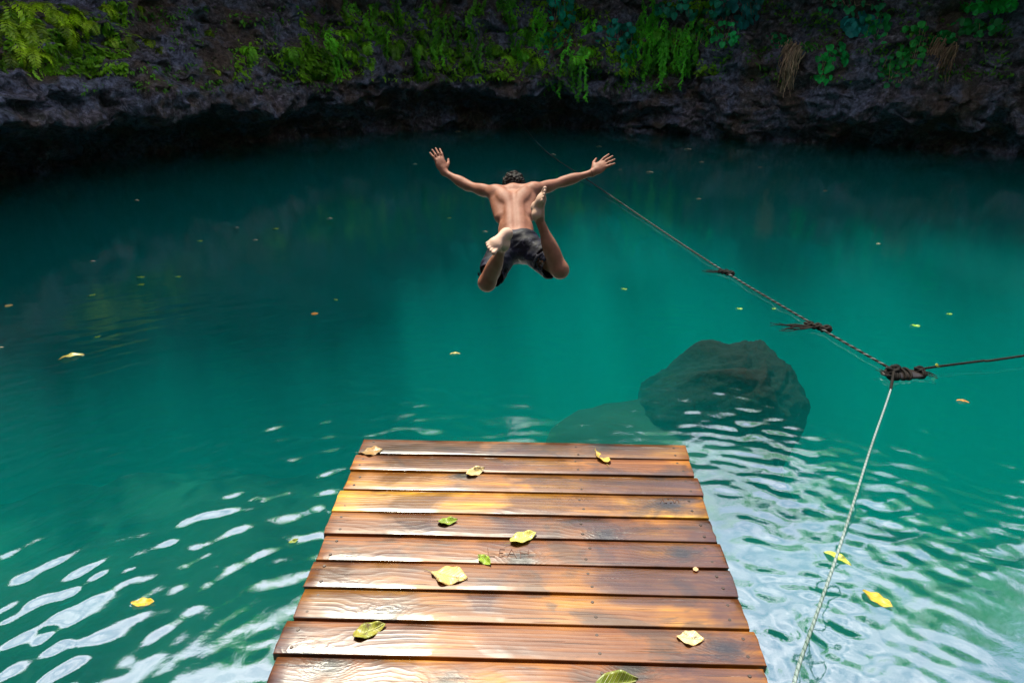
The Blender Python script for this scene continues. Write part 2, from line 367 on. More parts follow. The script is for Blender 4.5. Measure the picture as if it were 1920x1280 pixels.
# ------------------------------------------------------------------ wooden jumping platform
DECK = 1.13
def wood_material():
    s = NT('wet_stained_plank')
    oi = s.n('ObjectInfo'); tc_ = s.n('TexCoord').outputs['Object']; pos = s.n('NewGeometry').outputs['Position']
    rnd = s.math('MULTIPLY', oi.outputs['Random'], 37.0)
    off = s.n('CombineXYZ', {0: rnd, 1: s.math('MULTIPLY', rnd, 1.7), 2: 0.0}).outputs[0]
    p = s.vmath('ADD', tc_, off)
    vor = s.n('TexVoronoi', {'Vector': s.scale(p, (1.7, 2.6, 0.0)), 'Scale': 1.0, 'Randomness': 1.0}, feature='F1', voronoi_dimensions='2D').outputs['Distance']
    wv = s.noise(s.scale(p, (6, 26, 1)), 1.0, 3, 0.5)
    vd = s.math('ADD', vor, s.math('MULTIPLY', s.math('SUBTRACT', wv, 0.5), 0.10))
    knot = s.ramp(vd, [(0.05, 1.0), (0.20, 0.25), (0.34, 0.0)], 'EASE')
    core = s.ramp(vd, [(0.035, 1.0), (0.075, 0.55), (0.13, 0.0)])
    sy = s.n('SeparateXYZ', {0: p})
    warp = s.noise(s.scale(p, (1.3, 4.0, 1.0)), 1.0, 3, 0.5)
    g = s.math('ADD', s.math('MULTIPLY', sy.outputs['Y'], 330.0), s.math('ADD', s.math('MULTIPLY', warp, 34.0), s.math('MULTIPLY', knot, 26.0)))
    ring = s.math('MULTIPLY_ADD', s.math('SINE', g), 0.5, 0.5)
    ring = s.math('POWER', ring, 2.4)
    fine = s.noise(s.scale(p, (5.0, 190.0, 5.0)), 1.0, 4, 0.6)
    streak = s.noise(s.scale(p, (1.6, 22.0, 2.0)), 1.0, 4, 0.6)
    tone = s.math('ADD', s.math('MULTIPLY', streak, 0.75), s.math('MULTIPLY', fine, 0.28))
    base = s.ramp(tone, [(0.30, (0.042, 0.009, 0.002)), (0.50, (0.135, 0.038, 0.004)), (0.70, (0.28, 0.105, 0.010))])
    tint = s.mix(1.0, base, oi.outputs['Color'], 'MULTIPLY')
    col = s.mix(s.math('MULTIPLY', ring, 0.22), tint, (0.055, 0.016, 0.008))
    # amber worn patches
    amb = s.noise(s.scale(pos, (1.7, 2.6, 1)), 1.0, 3, 0.5)
    col = s.mix(s.ramp(amb, [(0.49, 0.0), (0.60, 0.9)]), col, s.mix(1.0, col, (1.9, 2.3, 0.6), 'MULTIPLY'))
    st_ = s.noise(s.scale(pos, (3.0, 6.0, 1), (9.2, 3.3, 0)), 1.0, 5, 0.6, 0.8)      # dark stains soaked into the boards
    col = s.mix(s.ramp(st_, [(0.54, 0.0), (0.64, 0.6)]), col, (0.018, 0.010, 0.009))
    # standing wet: darker, glossier
    wet = s.noise(s.scale(pos, (2.2, 3.1, 1), (4.1, 1.3, 0)), 1.0, 4, 0.55, 0.5)
    wet = s.ramp(wet, [(0.44, 0.0), (0.54, 1.0)])
    col = s.mix(s.math('MULTIPLY', wet, 0.7), col, s.mix(1.0, col, (0.30, 0.30, 0.36), 'MULTIPLY'))
    kn = s.math('MULTIPLY', knot, s.ramp(s.noise(s.scale(p, (22, 60, 1)), 1.0, 4, 0.6), [(0.40, 0.0), (0.62, 1.0)]))
    col = s.mix(s.math('MULTIPLY', kn, 0.85), col, (0.018, 0.013, 0.011))
    col = s.mix(core, col, (0.014, 0.009, 0.007))
    # cracks along the grain
    ck = s.noise(s.scale(p, (2.4, 120.0, 1.0)), 1.0, 2, 0.4)
    ck = s.ramp(ck, [(0.30, 1.0), (0.335, 0.0)])
    col = s.mix(s.math('MULTIPLY', ck, 0.8), col, (0.02, 0.008, 0.006))
    rough = s.math('MULTIPLY_ADD', wet, -0.18, 0.42)
    rough = s.math('ADD', rough, s.math('MULTIPLY', fine, 0.10))
    h = s.math('ADD', s.math('MULTIPLY', fine, 0.28), s.math('MULTIPLY', ring, 0.22))
    h = s.math('SUBTRACT', h, s.math('MULTIPLY', ck, 1.2))
    h = s.math('ADD', h, s.math('MULTIPLY', s.noise(s.scale(p, (7, 14, 1)), 1.0, 3, 0.5), 1.3))
    h = s.math('ADD', h, s.math('MULTIPLY', kn, -0.5))
    s.principled(Base_Color=col, Roughness=rough, Specular_IOR_Level=0.46, Coat_Weight=s.math('MULTIPLY', wet, 0.8), Coat_Roughness=0.14,
                 Normal=s.bump(h, 0.36, 0.003))
    return s.m
M['wood'] = wood_material()
def plain(name, col, rough=0.7, metal=0.0, spec=0.5, bumps=None):
    s = NT(name); pos = s.n('TexCoord').outputs['Object']
    n = s.noise(pos, (bumps or (40, 0.3))[0], 5, 0.6)
    c = s.mix(n, tuple(v * 0.6 for v in col), tuple(min(1, v * 1.35) for v in col))
    s.principled(Base_Color=c, Roughness=rough, Metallic=metal, Specular_IOR_Level=spec, Normal=s.bump(n, (bumps or (40, 0.3))[1], 0.004))
    return s.m
M['steel'] = plain('rusty_screw', (0.055, 0.04, 0.035), 0.5, 0.7)
M['joist'] = plain('dark_wet_timber', (0.05, 0.028, 0.018), 0.7)

def rough_box(lx, ly, lz, seed, nx=60):
    """a sawn board: long box with rounded long edges and slightly wandering edges, top face at z = 0"""
    rng = np.random.default_rng(seed)
    e = 0.0030
    sec = [(-ly/2, -lz), (-ly/2, -e), (-ly/2 + e * 0.35, -e * 0.3), (-ly/2 + e * 1.3, 0), (-ly/4, 0.0006), (0, 0.0009), (ly/4, 0.0006),
           (ly/2 - e * 1.3, 0), (ly/2 - e * 0.35, -e * 0.3), (ly/2, -e), (ly/2, -lz)]
    m = len(sec); xs = np.linspace(-lx/2, lx/2, nx); xs[1] = xs[0] + 0.004; xs[-2] = xs[-1] - 0.004
    V = []
    w1 = fbm(np.stack([xs * 3 + seed * 7.1, np.zeros(nx), np.zeros(nx)], 1), 3, 300 + seed) * 0.0022
    w2 = fbm(np.stack([xs * 3 + seed * 3.7, np.ones(nx) * 5, np.zeros(nx)], 1), 3, 320 + seed) * 0.0022
    ez = fbm(np.stack([xs * 1.6 + seed, np.ones(nx) * 9, np.zeros(nx)], 1), 2, 340) * 0.0022
    for i, x in enumerate(xs):
        k = 0.0015 if i in (0, nx - 1) else 0.0
        for (y, z) in sec:
            yy = y + (w1[i] if y < 0 else w2[i] if y > 0 else 0); xx = x
            if i in (0, nx - 1): xx += rng.normal(0, 0.0016)
            V.append((xx, yy * (1 - k * 8), z - (k if z > -lz else -k) + ez[i]))
    faces = []
    for i in range(nx - 1):
        for j in range(m):
            a, b = i * m + j, i * m + (j + 1) % m
            faces.append((a, b, b + m, a + m))
    faces.append(tuple(range(m - 1, -1, -1))); faces.append(tuple((nx - 1) * m + j for j in range(m)))
    me = mesh_np('plank', V, faces)
    me.set_sharp_from_angle(angle=R(50)); return me
def disc_mesh(name, r, h, n=10):
    bm = bmesh.new(); bmesh.ops.create_cone(bm, cap_ends=True, segments=n, radius1=r, radius2=r * 0.8, depth=h)
    # cross slot pressed into the head
    me = bpy.data.meshes.new(name); bm.to_mesh(me); bm.free(); return me
platform = add('jumping_platform', None, label='wet reddish-brown plank platform jutting out over the green water', cat='platform', loc=(-0.031, 2.0, DECK))
SEAM = [2.812, 2.682, 2.550, 2.412, 2.264, 2.122, 1.980, 1.837, 1.695, 1.550]
ys_ = [(SEAM[i], SEAM[i + 1]) for i in range(9)]
yb = 1.550
while yb > -2.2: ys_.append((yb, yb - 0.145)); yb -= 0.145
TINT = [(0.75, 0.75, 0.9), (1.15, 1.10, 0.9), (1.05, 1.05, 1.0), (1.5, 1.75, 0.9), (0.85, 0.78, 0.95), (1.2, 1.15, 1.0), (0.95, 0.9, 1.0),
        (1.05, 1.05, 1.05), (1.0, 0.9, 0.95), (0.95, 0.82, 0.85)]
screw_me = disc_mesh('screw', 0.0068, 0.003); screw_me.materials.append(M['steel'])
planks = []
rs = random.Random(5)
for i, (ya, yb_) in enumerate(ys_):
    wid = (ya - yb_) - rs.uniform(0.009, 0.014); lx = 1.566 + rs.uniform(-0.012, 0.010)
    if i == 8: lx += 0.03
    o = add('plank', rough_box(lx, wid, 0.034, i), M['wood'], platform, loc=(rs.uniform(-0.006, 0.006), (ya + yb_) / 2 - 2.0, rs.uniform(-0.0015, 0.0015)),
            rot=(rs.uniform(-0.004, 0.004), rs.uniform(-0.001, 0.001), rs.uniform(-0.0025, 0.0025)))
    t = TINT[i] if i < len(TINT) else (1, 0.95, 0.95); o.color = (*t, 1); planks.append(o)
    for sx in (-lx / 2 + 0.05, lx / 2 - 0.055, 0.26):
        for sy in (-0.26, 0.24):
            sc_ = add('screw', screw_me, None, o, loc=(sx + rs.uniform(-0.012, 0.012), sy * wid + rs.uniform(-0.008, 0.008), 0.0004))
def box_mesh(name, lx, ly, lz, bev=0.004):
    bm = bmesh.new(); bmesh.ops.create_cube(bm, size=1.0); bmesh.ops.scale(bm, vec=(lx, ly, lz), verts=bm.verts)
    if bev: bmesh.ops.bevel(bm, geom=bm.edges[:], offset=bev, segments=1, affect='EDGES')
    me = bpy.data.meshes.new(name); bm.to_mesh(me); bm.free(); return me
for x in (-0.72, 0.26, 0.70): add('joist', box_mesh('joist', 0.05, 4.7, 0.14), M['joist'], platform, loc=(x, -1.62, -0.034 - 0.071))
for x in (-0.66, 0.64):
    for y in (0.42, -2.4): add('post', box_mesh('post', 0.10, 0.10, 4.9), M['joist'], platform, loc=(x, y, -0.18 - 2.45))
for y in (0.42, -2.4): add('crossbeam', box_mesh('crossbeam', 1.46, 0.06, 0.12), M['joist'], platform, loc=(0, y + 0.085, -0.18 - 0.065))
# letters scratched into the sixth plank: LEAH
def scratch(parent, strokes, px0, px1, py0, py1, mat):
    """strokes in a 0..1 box mapped between photograph pixels on the deck, cut as thin dark grooves"""
    V, Fc = [], []
    inv = Vector((parent.location.x + platform.location.x, parent.location.y + platform.location.y))
    for (a, b) in strokes:
        P = []
        for (u, v) in (a, b):
            w = at_z(px0 + (px1 - px0) * u, py1 + (py0 - py1) * v, DECK); P.append(Vector((w[0] - inv.x, w[1] - inv.y)))
        d = (P[1] - P[0]).normalized(); n = Vector((-d.y, d.x)) * 0.0007; k = len(V)
        for q, s_ in ((P[0], 1), (P[0], -1), (P[1], -1), (P[1], 1)): V.append((q.x + n.x * s_, q.y + n.y * s_, 0.0016))
        for q, s_ in ((P[0], 1), (P[0], -1), (P[1], -1), (P[1], 1)): V.append((q.x + n.x * s_, q.y + n.y * s_, -0.002))
        Fc += [(k, k + 1, k + 2, k + 3), (k, k + 4, k + 5, k + 1), (k + 1, k + 5, k + 6, k + 2), (k + 2, k + 6, k + 7, k + 3), (k + 3, k + 7, k + 4, k)]
    return add('carving', mesh_np('carving', V, Fc, False), mat, parent)
M['scratch'] = plain('scratched_wood', (0.10, 0.028, 0.012), 0.8)
LEAH = [((0, 1.25), (0.03, -0.1)), ((0.03, 0), (0.18, 0.05)), ((0.30, 1), (0.27, 0)), ((0.30, 1), (0.42, 0.95)), ((0.29, 0.5), (0.38, 0.5)), ((0.27, 0), (0.40, 0.05)),
        ((0.48, 0), (0.58, 1)), ((0.58, 1), (0.70, -0.2)), ((0.51, 0.4), (0.65, 0.35)), ((0.78, 1), (0.80, -0.25)), ((0.98, 1), (1.0, 0)), ((0.79, 0.45), (0.99, 0.4))]
lb = scratch(planks[5], LEAH, 914, 992, 1029, 1043, M['scratch']); lb['label'] = 'letters LEAH scratched into the plank'
zig = [((k * 0.12, 0.9 if k % 2 else 0.1), (k * 0.12 + 0.09, 0.1 if k % 3 else 0.8)) for k in range(8)]
scratch(planks[3], zig, 1238, 1276, 935, 944, M['scratch']); scratch(planks[3], zig, 1065, 1106, 933, 940, M['scratch'])
# ------------------------------------------------------------------ boulder under water
def boulder_mesh():
    bm = bmesh.new(); bmesh.ops.create_icosphere(bm, subdivisions=6, radius=1.0)
    P = np.array([v.co for v in bm.verts]); fs = np.array([[v.index for v in f.verts] for f in bm.faces]); bm.free()
    U = P.copy()
    W = P * np.array([0.95, 0.80, 0.95])
    lobe = smooth(0.0, 0.95, -P[:, 0]); W[:, 0] -= lobe * 0.95; W[:, 2] -= lobe * 0.42; W[:, 1] += lobe * 0.25
    W[:, 2] = np.where(W[:, 2] > 0.55, 0.55 + (W[:, 2] - 0.55) * 0.55, W[:, 2])
    d = 0.30 * fbm(U * 1.3 + 4, 2, 400) + 0.12 * (ridged(U * 2.0, 3, 410) - 0.3) + 0.06 * fbm(U * 7, 4, 420, 0.6)
    W = W + U * d[:, None]
    return mesh_np('boulder', W, fs)
def boulder_material():
    s = NT('algae_covered_rock'); pos = s.n('TexCoord').outputs['Object']
    a = s.noise(pos, 2.2, 6, 0.65); b = s.noise(pos, 13, 5, 0.6)
    c = s.ramp(b, [(0.3, (0.002, 0.001, 0.001)), (0.7, (0.016, 0.007, 0.003))])
    c = s.mix(s.ramp(a, [(0.58, 0.0), (0.70, 0.5)]), c, (0.045, 0.028, 0.008))
    s.principled(Base_Color=c, Roughness=0.9, Normal=s.bump(b, 0.8, 0.05)); return s.m
add('boulder', boulder_mesh(), boulder_material(), label='big dark boulder lying under the water off the platform', cat='boulder', loc=(2.28, 6.45, -0.84), rot=(0, 0.05, -0.25)).scale = (0.62, 0.85, 0.84)

# ------------------------------------------------------------------ ropes
def frames(P):
    T = np.gradient(P, axis=0); T /= np.linalg.norm(T, axis=1)[:, None]
    up = np.array([0, 0, 1.0]); A = np.cross(T, up); A /= np.maximum(np.linalg.norm(A, axis=1)[:, None], 1e-6); B = np.cross(A, T)
    return T, A, B
def tube(P, rad, n=6):
    P = np.asarray(P, float); rad = np.broadcast_to(rad, len(P)); T, A, B = frames(P)
    a = np.linspace(0, 2 * np.pi, n, endpoint=False)
    V = P[:, None] + rad[:, None, None] * (np.cos(a)[None, :, None] * A[:, None] + np.sin(a)[None, :, None] * B[:, None])
    return V.reshape(-1, 3), grid_faces(len(P), n, True)
def densify(pts, step):
    pts = np.asarray(pts, float); out = [pts[:1]]
    k = len(pts); t = np.linspace(0, k - 1, 60 * k); i = np.minimum(t.astype(int), k - 2); f = (t - i)[:, None]
    g = lambda j: pts[np.clip(j, 0, k - 1)]
    C = 0.5 * (2 * g(i) + (g(i + 1) - g(i - 1)) * f + (2 * g(i - 1) - 5 * g(i) + 4 * g(i + 1) - g(i + 2)) * f ** 2 + (3 * g(i) - g(i - 1) - 3 * g(i + 1) + g(i + 2)) * f ** 3)
    L_ = np.concatenate([[0], np.cumsum(np.linalg.norm(np.diff(C, axis=0), axis=1))]); n = max(8, int(L_[-1] / step)); q = np.linspace(0, L_[-1], n)
    return np.stack([np.interp(q, L_, C[:, d]) for d in range(3)], 1), q
def twisted(pts, r, pitch, step, strands=3, n=6):
    P, q = densify(pts, step); T, A, B = frames(P); out = []
    for k in range(strands):
        ph = 2 * np.pi * (q / pitch + k / strands)
        C = P + r * 0.52 * (np.cos(ph)[:, None] * A + np.sin(ph)[:, None] * B)
        out.append(tube(C, r * 0.56, n))
    return out
def join(parts):
    V, Fs, o = [], [], 0
    for v, f in parts: V.append(v); Fs.append(np.asarray(f) + o); o += len(v)
    return np.vstack(V), np.vstack(Fs)
def rope_material(name, col, col2, scale=60):
    s = NT(name); pos = s.n('TexCoord').outputs['Object']
    n = s.noise(pos, scale, 4, 0.6); a = s.noise(pos, 1.4, 4, 0.6)
    c = s.mix(s.ramp(a, [(0.42, 0.0), (0.6, 1.0)]), s.mix(n, tuple(v * 0.7 for v in col), col), s.mix(n, tuple(v * 0.6 for v in col2), col2))
    s.principled(Base_Color=c, Roughness=0.8, Specular_IOR_Level=0.15, Normal=s.bump(n, 0.6, 0.003)); return s.m
M['rope_dark'] = rope_material('wet_black_rope', (0.010, 0.009, 0.009), (0.022, 0.017, 0.014))
M['rope_pale'] = rope_material('pale_nylon_rope', (0.30, 0.36, 0.36), (0.18, 0.25, 0.23))
M['rope_green'] = rope_material('algae_rope', (0.16, 0.23, 0.22), (0.07, 0.12, 0.09))
M['rope_grey'] = rope_material('grey_nylon_rope', (0.22, 0.24, 0.24), (0.09, 0.10, 0.10))
M['float'] = plain('waterlogged_wood', (0.014, 0.009, 0.007), 0.4, bumps=(30, 0.7))
def knot_parts(c, r, turns=2.5, seed=0):
    t = np.linspace(0, 2 * np.pi * turns, int(30 * turns)); k = np.stack([np.cos(t) * r * (1 + 0.3 * np.cos(t * 1.5)), np.sin(t) * r * 0.8, 0.5 * r * np.sin(t * 1.5)], 1)
    return tube(k + np.asarray(c), r * 0.45, 6)
def frayed(c, direction, length, n, rad, seed, z=0.012):
    rng = np.random.default_rng(seed); out = []
    for i in range(n):
        a = math.atan2(direction[1], direction[0]) + rng.normal(0, 0.16); m = 14; t = np.linspace(0, 1, m)
        l = length * rng.uniform(0.45, 1.0)
        P = np.stack([c[0] + np.cos(a) * l * t, c[1] + np.sin(a) * l * t + 0.05 * np.sin(t * 5 + rng.uniform(0, 6)) * t, z + 0.012 * rng.uniform(0, 1) + 0 * t], 1)
        out.append(tube(P, rad * (1 - 0.6 * t), 5))
    return join(out)
float_c = at_z(1692, 699, 0.02)
w_anchor = None
hit = cliff_bvh.ray_cast(Vector(CAM), Vector(ray(972, 226)).normalized())
anchor = np.array(hit[0]) if hit[0] is not None else np.array([-0.4, 22, 0.4])
a0 = anchor
p1, p2, p3, p4, p5 = (at_z(1031, 290, 0.10), at_z(1110, 343, 0.05), at_z(1230, 425, 0.02), at_z(1360, 510, 0.018), at_z(1532, 612, 0.02))
p6 = at_z(1668, 690, 0.03)
def rope_mesh(name, pts, r, pitch, step, mats):
    parts = twisted(pts, r, pitch, step); me = mesh_np(name, *join(parts)); idx = np.concatenate([np.full(len(f), k % len(mats)) for k, (_, f) in enumerate(parts)])
    for m in mats: me.materials.append(m)
    me.polygons.foreach_set('material_index', idx.astype(np.int32)); return me
line = add('float_line', rope_mesh('float_line', [a0, (a0 + p1) / 2 + np.array([0, 0, -0.05]), p1, p2, p3, p4, p5, p6], 0.0125, 0.10, 0.018, [M['rope_dark'], M['rope_dark'], M['rope_grey']]), None,
           label='long black twisted rope lying across the pool from the cliff to the float', cat='rope')
kn = join([knot_parts(p4, 0.034, 3), knot_parts(p4 + np.array([0.05, -0.05, 0]), 0.035, 2), knot_parts(p4 + np.array([-0.05, 0.02, 0]), 0.03, 2)])
add('knot', mesh_np('knot', *kn), M['rope_dark'], line)
kn = join([knot_parts(p5, 0.036, 3), knot_parts(p5 + np.array([0.07, -0.06, 0]), 0.04, 2), knot_parts(p5 + np.array([-0.07, 0.05, 0]), 0.035, 2)])
add('knot', mesh_np('knot', *kn), M['rope_dark'], line)
add('frayed_end', mesh_np('frayed_end', *frayed(p4, (-1, 0.1), 0.30, 9, 0.006, 3)), M['rope_dark'], line)
add('frayed_end', mesh_np('frayed_end', *frayed(p5, (-1, -0.10), 0.50, 12, 0.008, 4)), M['rope_dark'], line)
t_end = np.array(at_z(979, 233, 0.55)); 
tail = join([knot_parts(anchor + np.array([0, -0.08, 0.05]), 0.07, 3), tube(np.stack([anchor + np.array([0.02, -0.1, 0.02]), anchor + np.array([0.16, -0.16, -0.14]), anchor + np.array([0.34, -0.3, -0.34])]), 0.020, 6),
             tube(np.stack([anchor + np.array([-0.03, -0.1, 0.06]), anchor + np.array([0.03, -0.16, -0.10]), anchor + np.array([0.04, -0.16, -0.28])]), 0.014, 6)])
add('knot', mesh_np('knot', *tail), M['rope_pale'], line)
# float: a dark boat-shaped block of wood
def float_mesh():
    n, m = 26, 12; V = []
    for i in range(n):
        t = i / (n - 1); x = -0.20 + 0.42 * t
        w = 0.080 * (math.sin(math.pi * min(1, t * 0.9 + 0.05)) ** 0.6); w *= 1 + 0.12 * math.sin(9 * t)
        hgt = 0.032 * (math.sin(math.pi * (0.04 + 0.92 * t)) ** 0.5)
        for j in range(m):
            a = 2 * math.pi * j / m; V.append((x, w * math.cos(a) - 0.02 * math.sin(math.pi * t), hgt * math.sin(a) * (0.7 if math.sin(a) > 0 else 1)))
    fs = grid_faces(n, m, True).tolist(); fs += [list(range(m))[::-1], [(n - 1) * m + j for j in range(m)]]
    V = np.array(V); V += 0.006 * np.stack([2.5 * fbm(V * 14, 3, 9), 2.5 * fbm(V * 14, 3, 10), 2 * fbm(V * 14, 3, 11)], 1)
    return mesh_np('wooden_float', V, fs)
wf = add('wooden_float', float_mesh(), M['float'], label='dark waterlogged wooden float where three ropes meet', cat='float', loc=tuple(float_c), rot=(0.1, 0.02, 0.10))
add('knot', mesh_np('knot', *join([knot_parts((-0.10, 0.0, 0.03), 0.042, 3), knot_parts((-0.06, 0.03, 0.03), 0.034, 2), knot_parts((0.16, 0.01, 0.025), 0.032, 3)])), M['rope_dark'], wf)
add('frayed_end', mesh_np('frayed_end', *frayed((-0.12, 0.0, 0), (-1, -0.3), 0.13, 8, 0.006, 8)), M['rope_dark'], wf)
add('frayed_end', mesh_np('frayed_end', *frayed((0.16, -0.03, 0), (1, -0.5), 0.12, 7, 0.006, 9)), M['rope_dark'], wf)
for x in (-0.125, -0.105, -0.085, -0.02, 0.03, 0.155, 0.175):
    a = np.linspace(0, 2 * np.pi, 20); ring_ = np.stack([x + 0.012 * np.sin(a), 0.078 * np.cos(a) - 0.015, 0.038 * np.sin(a)], 1)
    add('lashing', mesh_np('lashing', *tube(ring_ * (1, 1 if x < 0.1 else 0.75, 1), 0.011, 6)), M['rope_dark'], wf)
e1 = float_c + np.array([0.18, 0.03, 0.03])
right_pts = [e1, at_z(1757, 687, 0.05), at_z(1840, 676.5, 0.06), at_z(1920, 666.5, 0.07), np.array([8.5, 7.15, 0.10]), np.array([12.5, 8.2, 0.35]), np.array([15.6, 9.0, 0.9])]
add('side_line', mesh_np('side_line', *join(twisted(right_pts, 0.012, 0.09, 0.022))), M['rope_dark'], label='black rope running taut from the float towards the side wall', cat='rope')
near_pts = [float_c + np.array([-0.085, 0.0, 0.04]), at_z(1670, 730, 0.06), at_z(1634, 835, 0.15), at_z(1601, 940, 0.26), at_z(1566, 1050, 0.38), at_z(1526, 1165, 0.52), at_z(1489, 1280, 0.66), np.array([0.80, 1.35, 0.96])]
near = add('mooring_rope', rope_mesh('mooring_rope', near_pts, 0.0082, 0.055, 0.006, [M['rope_pale'], M['rope_green'], M['rope_pale']]), None, label='pale green-white twisted rope stretched from the platform down to the float', cat='rope')
dk = twisted([near_pts[0], (near_pts[0] + near_pts[1]) / 2, near_pts[1] + np.array([0, 0, 0.001])], 0.0125, 0.06, 0.006)
add('wet_end', mesh_np('wet_end', *join(dk)), M['rope_dark'], near)

# ------------------------------------------------------------------ leaves lying on the deck and floating on the water
def leaf_material():
    s = NT('fallen_leaf'); oi = s.n('ObjectInfo'); p = s.n('TexCoord').outputs['Object']
    sx = s.n('SeparateXYZ', {0: p}); ax = s.math('ABSOLUTE', sx.outputs['Y'])
    vein = s.math('SINE', s.math('MULTIPLY', s.math('SUBTRACT', sx.outputs['X'], s.math('MULTIPLY', ax, 0.8)), 62.0))
    vein = s.ramp(vein, [(0.80, 0.0), (1.0, 1.0)]); mid = s.ramp(ax, [(0.0, 1.0), (0.022, 0.0)])
    v = s.math('MAXIMUM', vein, mid)
    n = s.noise(s.vmath('ADD', p, s.n('CombineXYZ', {0: s.math('MULTIPLY', oi.outputs['Random'], 40.0)}).outputs[0]), 3.0, 5, 0.6)
    c = s.mix(s.ramp(n, [(0.40, 0.0), (0.62, 1.0)]), oi.outputs['Color'], s.mix(1.0, oi.outputs['Color'], (1.25, 1.0, 0.7), 'MULTIPLY'))
    c = s.mix(s.ramp(n, [(0.36, 0.85), (0.43, 0.0)]), c, (0.12, 0.055, 0.018))
    c = s.mix(s.math('MULTIPLY', v, 0.8), c, s.mix(0.5, c, (0.75, 0.72, 0.40)))
    b = s.n('BsdfPrincipled', {'Base Color': c, 'Roughness': 0.38, 'Normal': s.bump(v, 0.5, 0.02)})
    tr = s.n('BsdfTranslucent', {'Color': c})
    s.put(s.out.inputs['Surface'], s.n('MixShader', {0: 0.25, 1: b.outputs[0], 2: tr.outputs[0]}).outputs[0]); return s.m
M['leaf'] = leaf_material(); M['petiole'] = plain('leaf_stalk', (0.35, 0.30, 0.08), 0.6)
def leaf_mesh(name, ratio, fold, curl, twist, wavy, seed, tip=1.5, bite=0):
    """unit-long leaf blade, 0..1 shifted to be centred, real thickness comes from its folds"""
    n, m = 22, 9; V = []; rng = np.random.default_rng(seed); ph = rng.uniform(0, 6, 4)
    for i in range(n):
        t = i / (n - 1); w = ratio * 0.5 * (math.sin(math.pi * t ** 0.85) ** (0.8 if t < 0.6 else 0.8 * (1 + (tip - 1) * (t - 0.6)))) + 0.002
        if bite: w *= 1 - bite * max(0, math.sin(7 * t + ph[0])) ** 3
        for j in range(m):
            u = j / (m - 1) * 2 - 1; y = u * w
            z = fold * abs(u) * w * 2 + curl * (t - 0.5) ** 2 * 2 + wavy * abs(u) * math.sin(t * 16 + ph[1] + (2 if u > 0 else 0)) + twist * (t - 0.5) * u * w * 3
            V.append((t - 0.5, y + 0.03 * math.sin(3 * t + ph[2]), z))
    V = np.array(V); V[:, 2] -= np.percentile(V[:, 2], 15)
    top = grid_faces(n, m)
    V2 = V.copy(); V2[:, 2] -= 0.010
    ntop = len(V); b = np.concatenate([np.arange(m), np.arange(1, n) * m + m - 1, (n - 1) * m + np.arange(m - 2, -1, -1), np.arange(n - 2, 0, -1) * m])
    side = np.stack([b, b + ntop, np.roll(b, -1) + ntop, np.roll(b, -1)], 1)
    me = mesh_np(name, np.vstack([V, V2]), np.vstack([top, top[:, ::-1] + ntop, side])); me.materials.append(M['leaf']); return me
LEAFM = [leaf_mesh('blade', 0.50, 0.12, 0.16, 0.25, 0.030, 1, 1.3, 0.10), leaf_mesh('blade', 0.52, 0.25, 0.35, 0.4, 0.03, 2), leaf_mesh('blade', 0.66, 0.06, 0.10, 0.2, 0.035, 3, 1.2, 0.45),
         leaf_mesh('blade', 0.34, 0.15, -0.10, 0.2, 0.02, 4, 1.8), leaf_mesh('blade', 0.85, 0.06, 0.08, 0.0, 0.015, 5, 1.0)]
tp = np.linspace(0, 1, 8)
PET = mesh_np('stalk', *tube(np.stack([-0.5 - 0.22 * tp, 0.03 * np.sin(tp * 2), 0.012 + 0.02 * tp * tp], 1), 0.010 - 0.004 * tp, 5)); PET.materials.append(M['petiole'])
def put_leaf(px, py, z, length, ang, col, variant, label, group=None, stalk=False, tilt=(0, 0)):
    w = at_z(px, py, z)
    o = add('leaf', LEAFM[variant], None, label=label, cat='leaf', group=group, loc=(w[0], w[1], z), rot=(tilt[0], tilt[1], ang))
    o.scale = (length * (0.85 if z < 0.5 else 0.92),) * 3; o.color = (*col, 1)
    if stalk: add('stalk', PET, None, o)
    return o
G, YG, Y_, TAN, CREAM, BR, DG = (0.10, 0.26, 0.02), (0.30, 0.40, 0.03), (0.55, 0.42, 0.05), (0.42, 0.27, 0.10), (0.70, 0.58, 0.30), (0.30, 0.14, 0.03), (0.06, 0.12, 0.02)
zd = DECK + 0.003
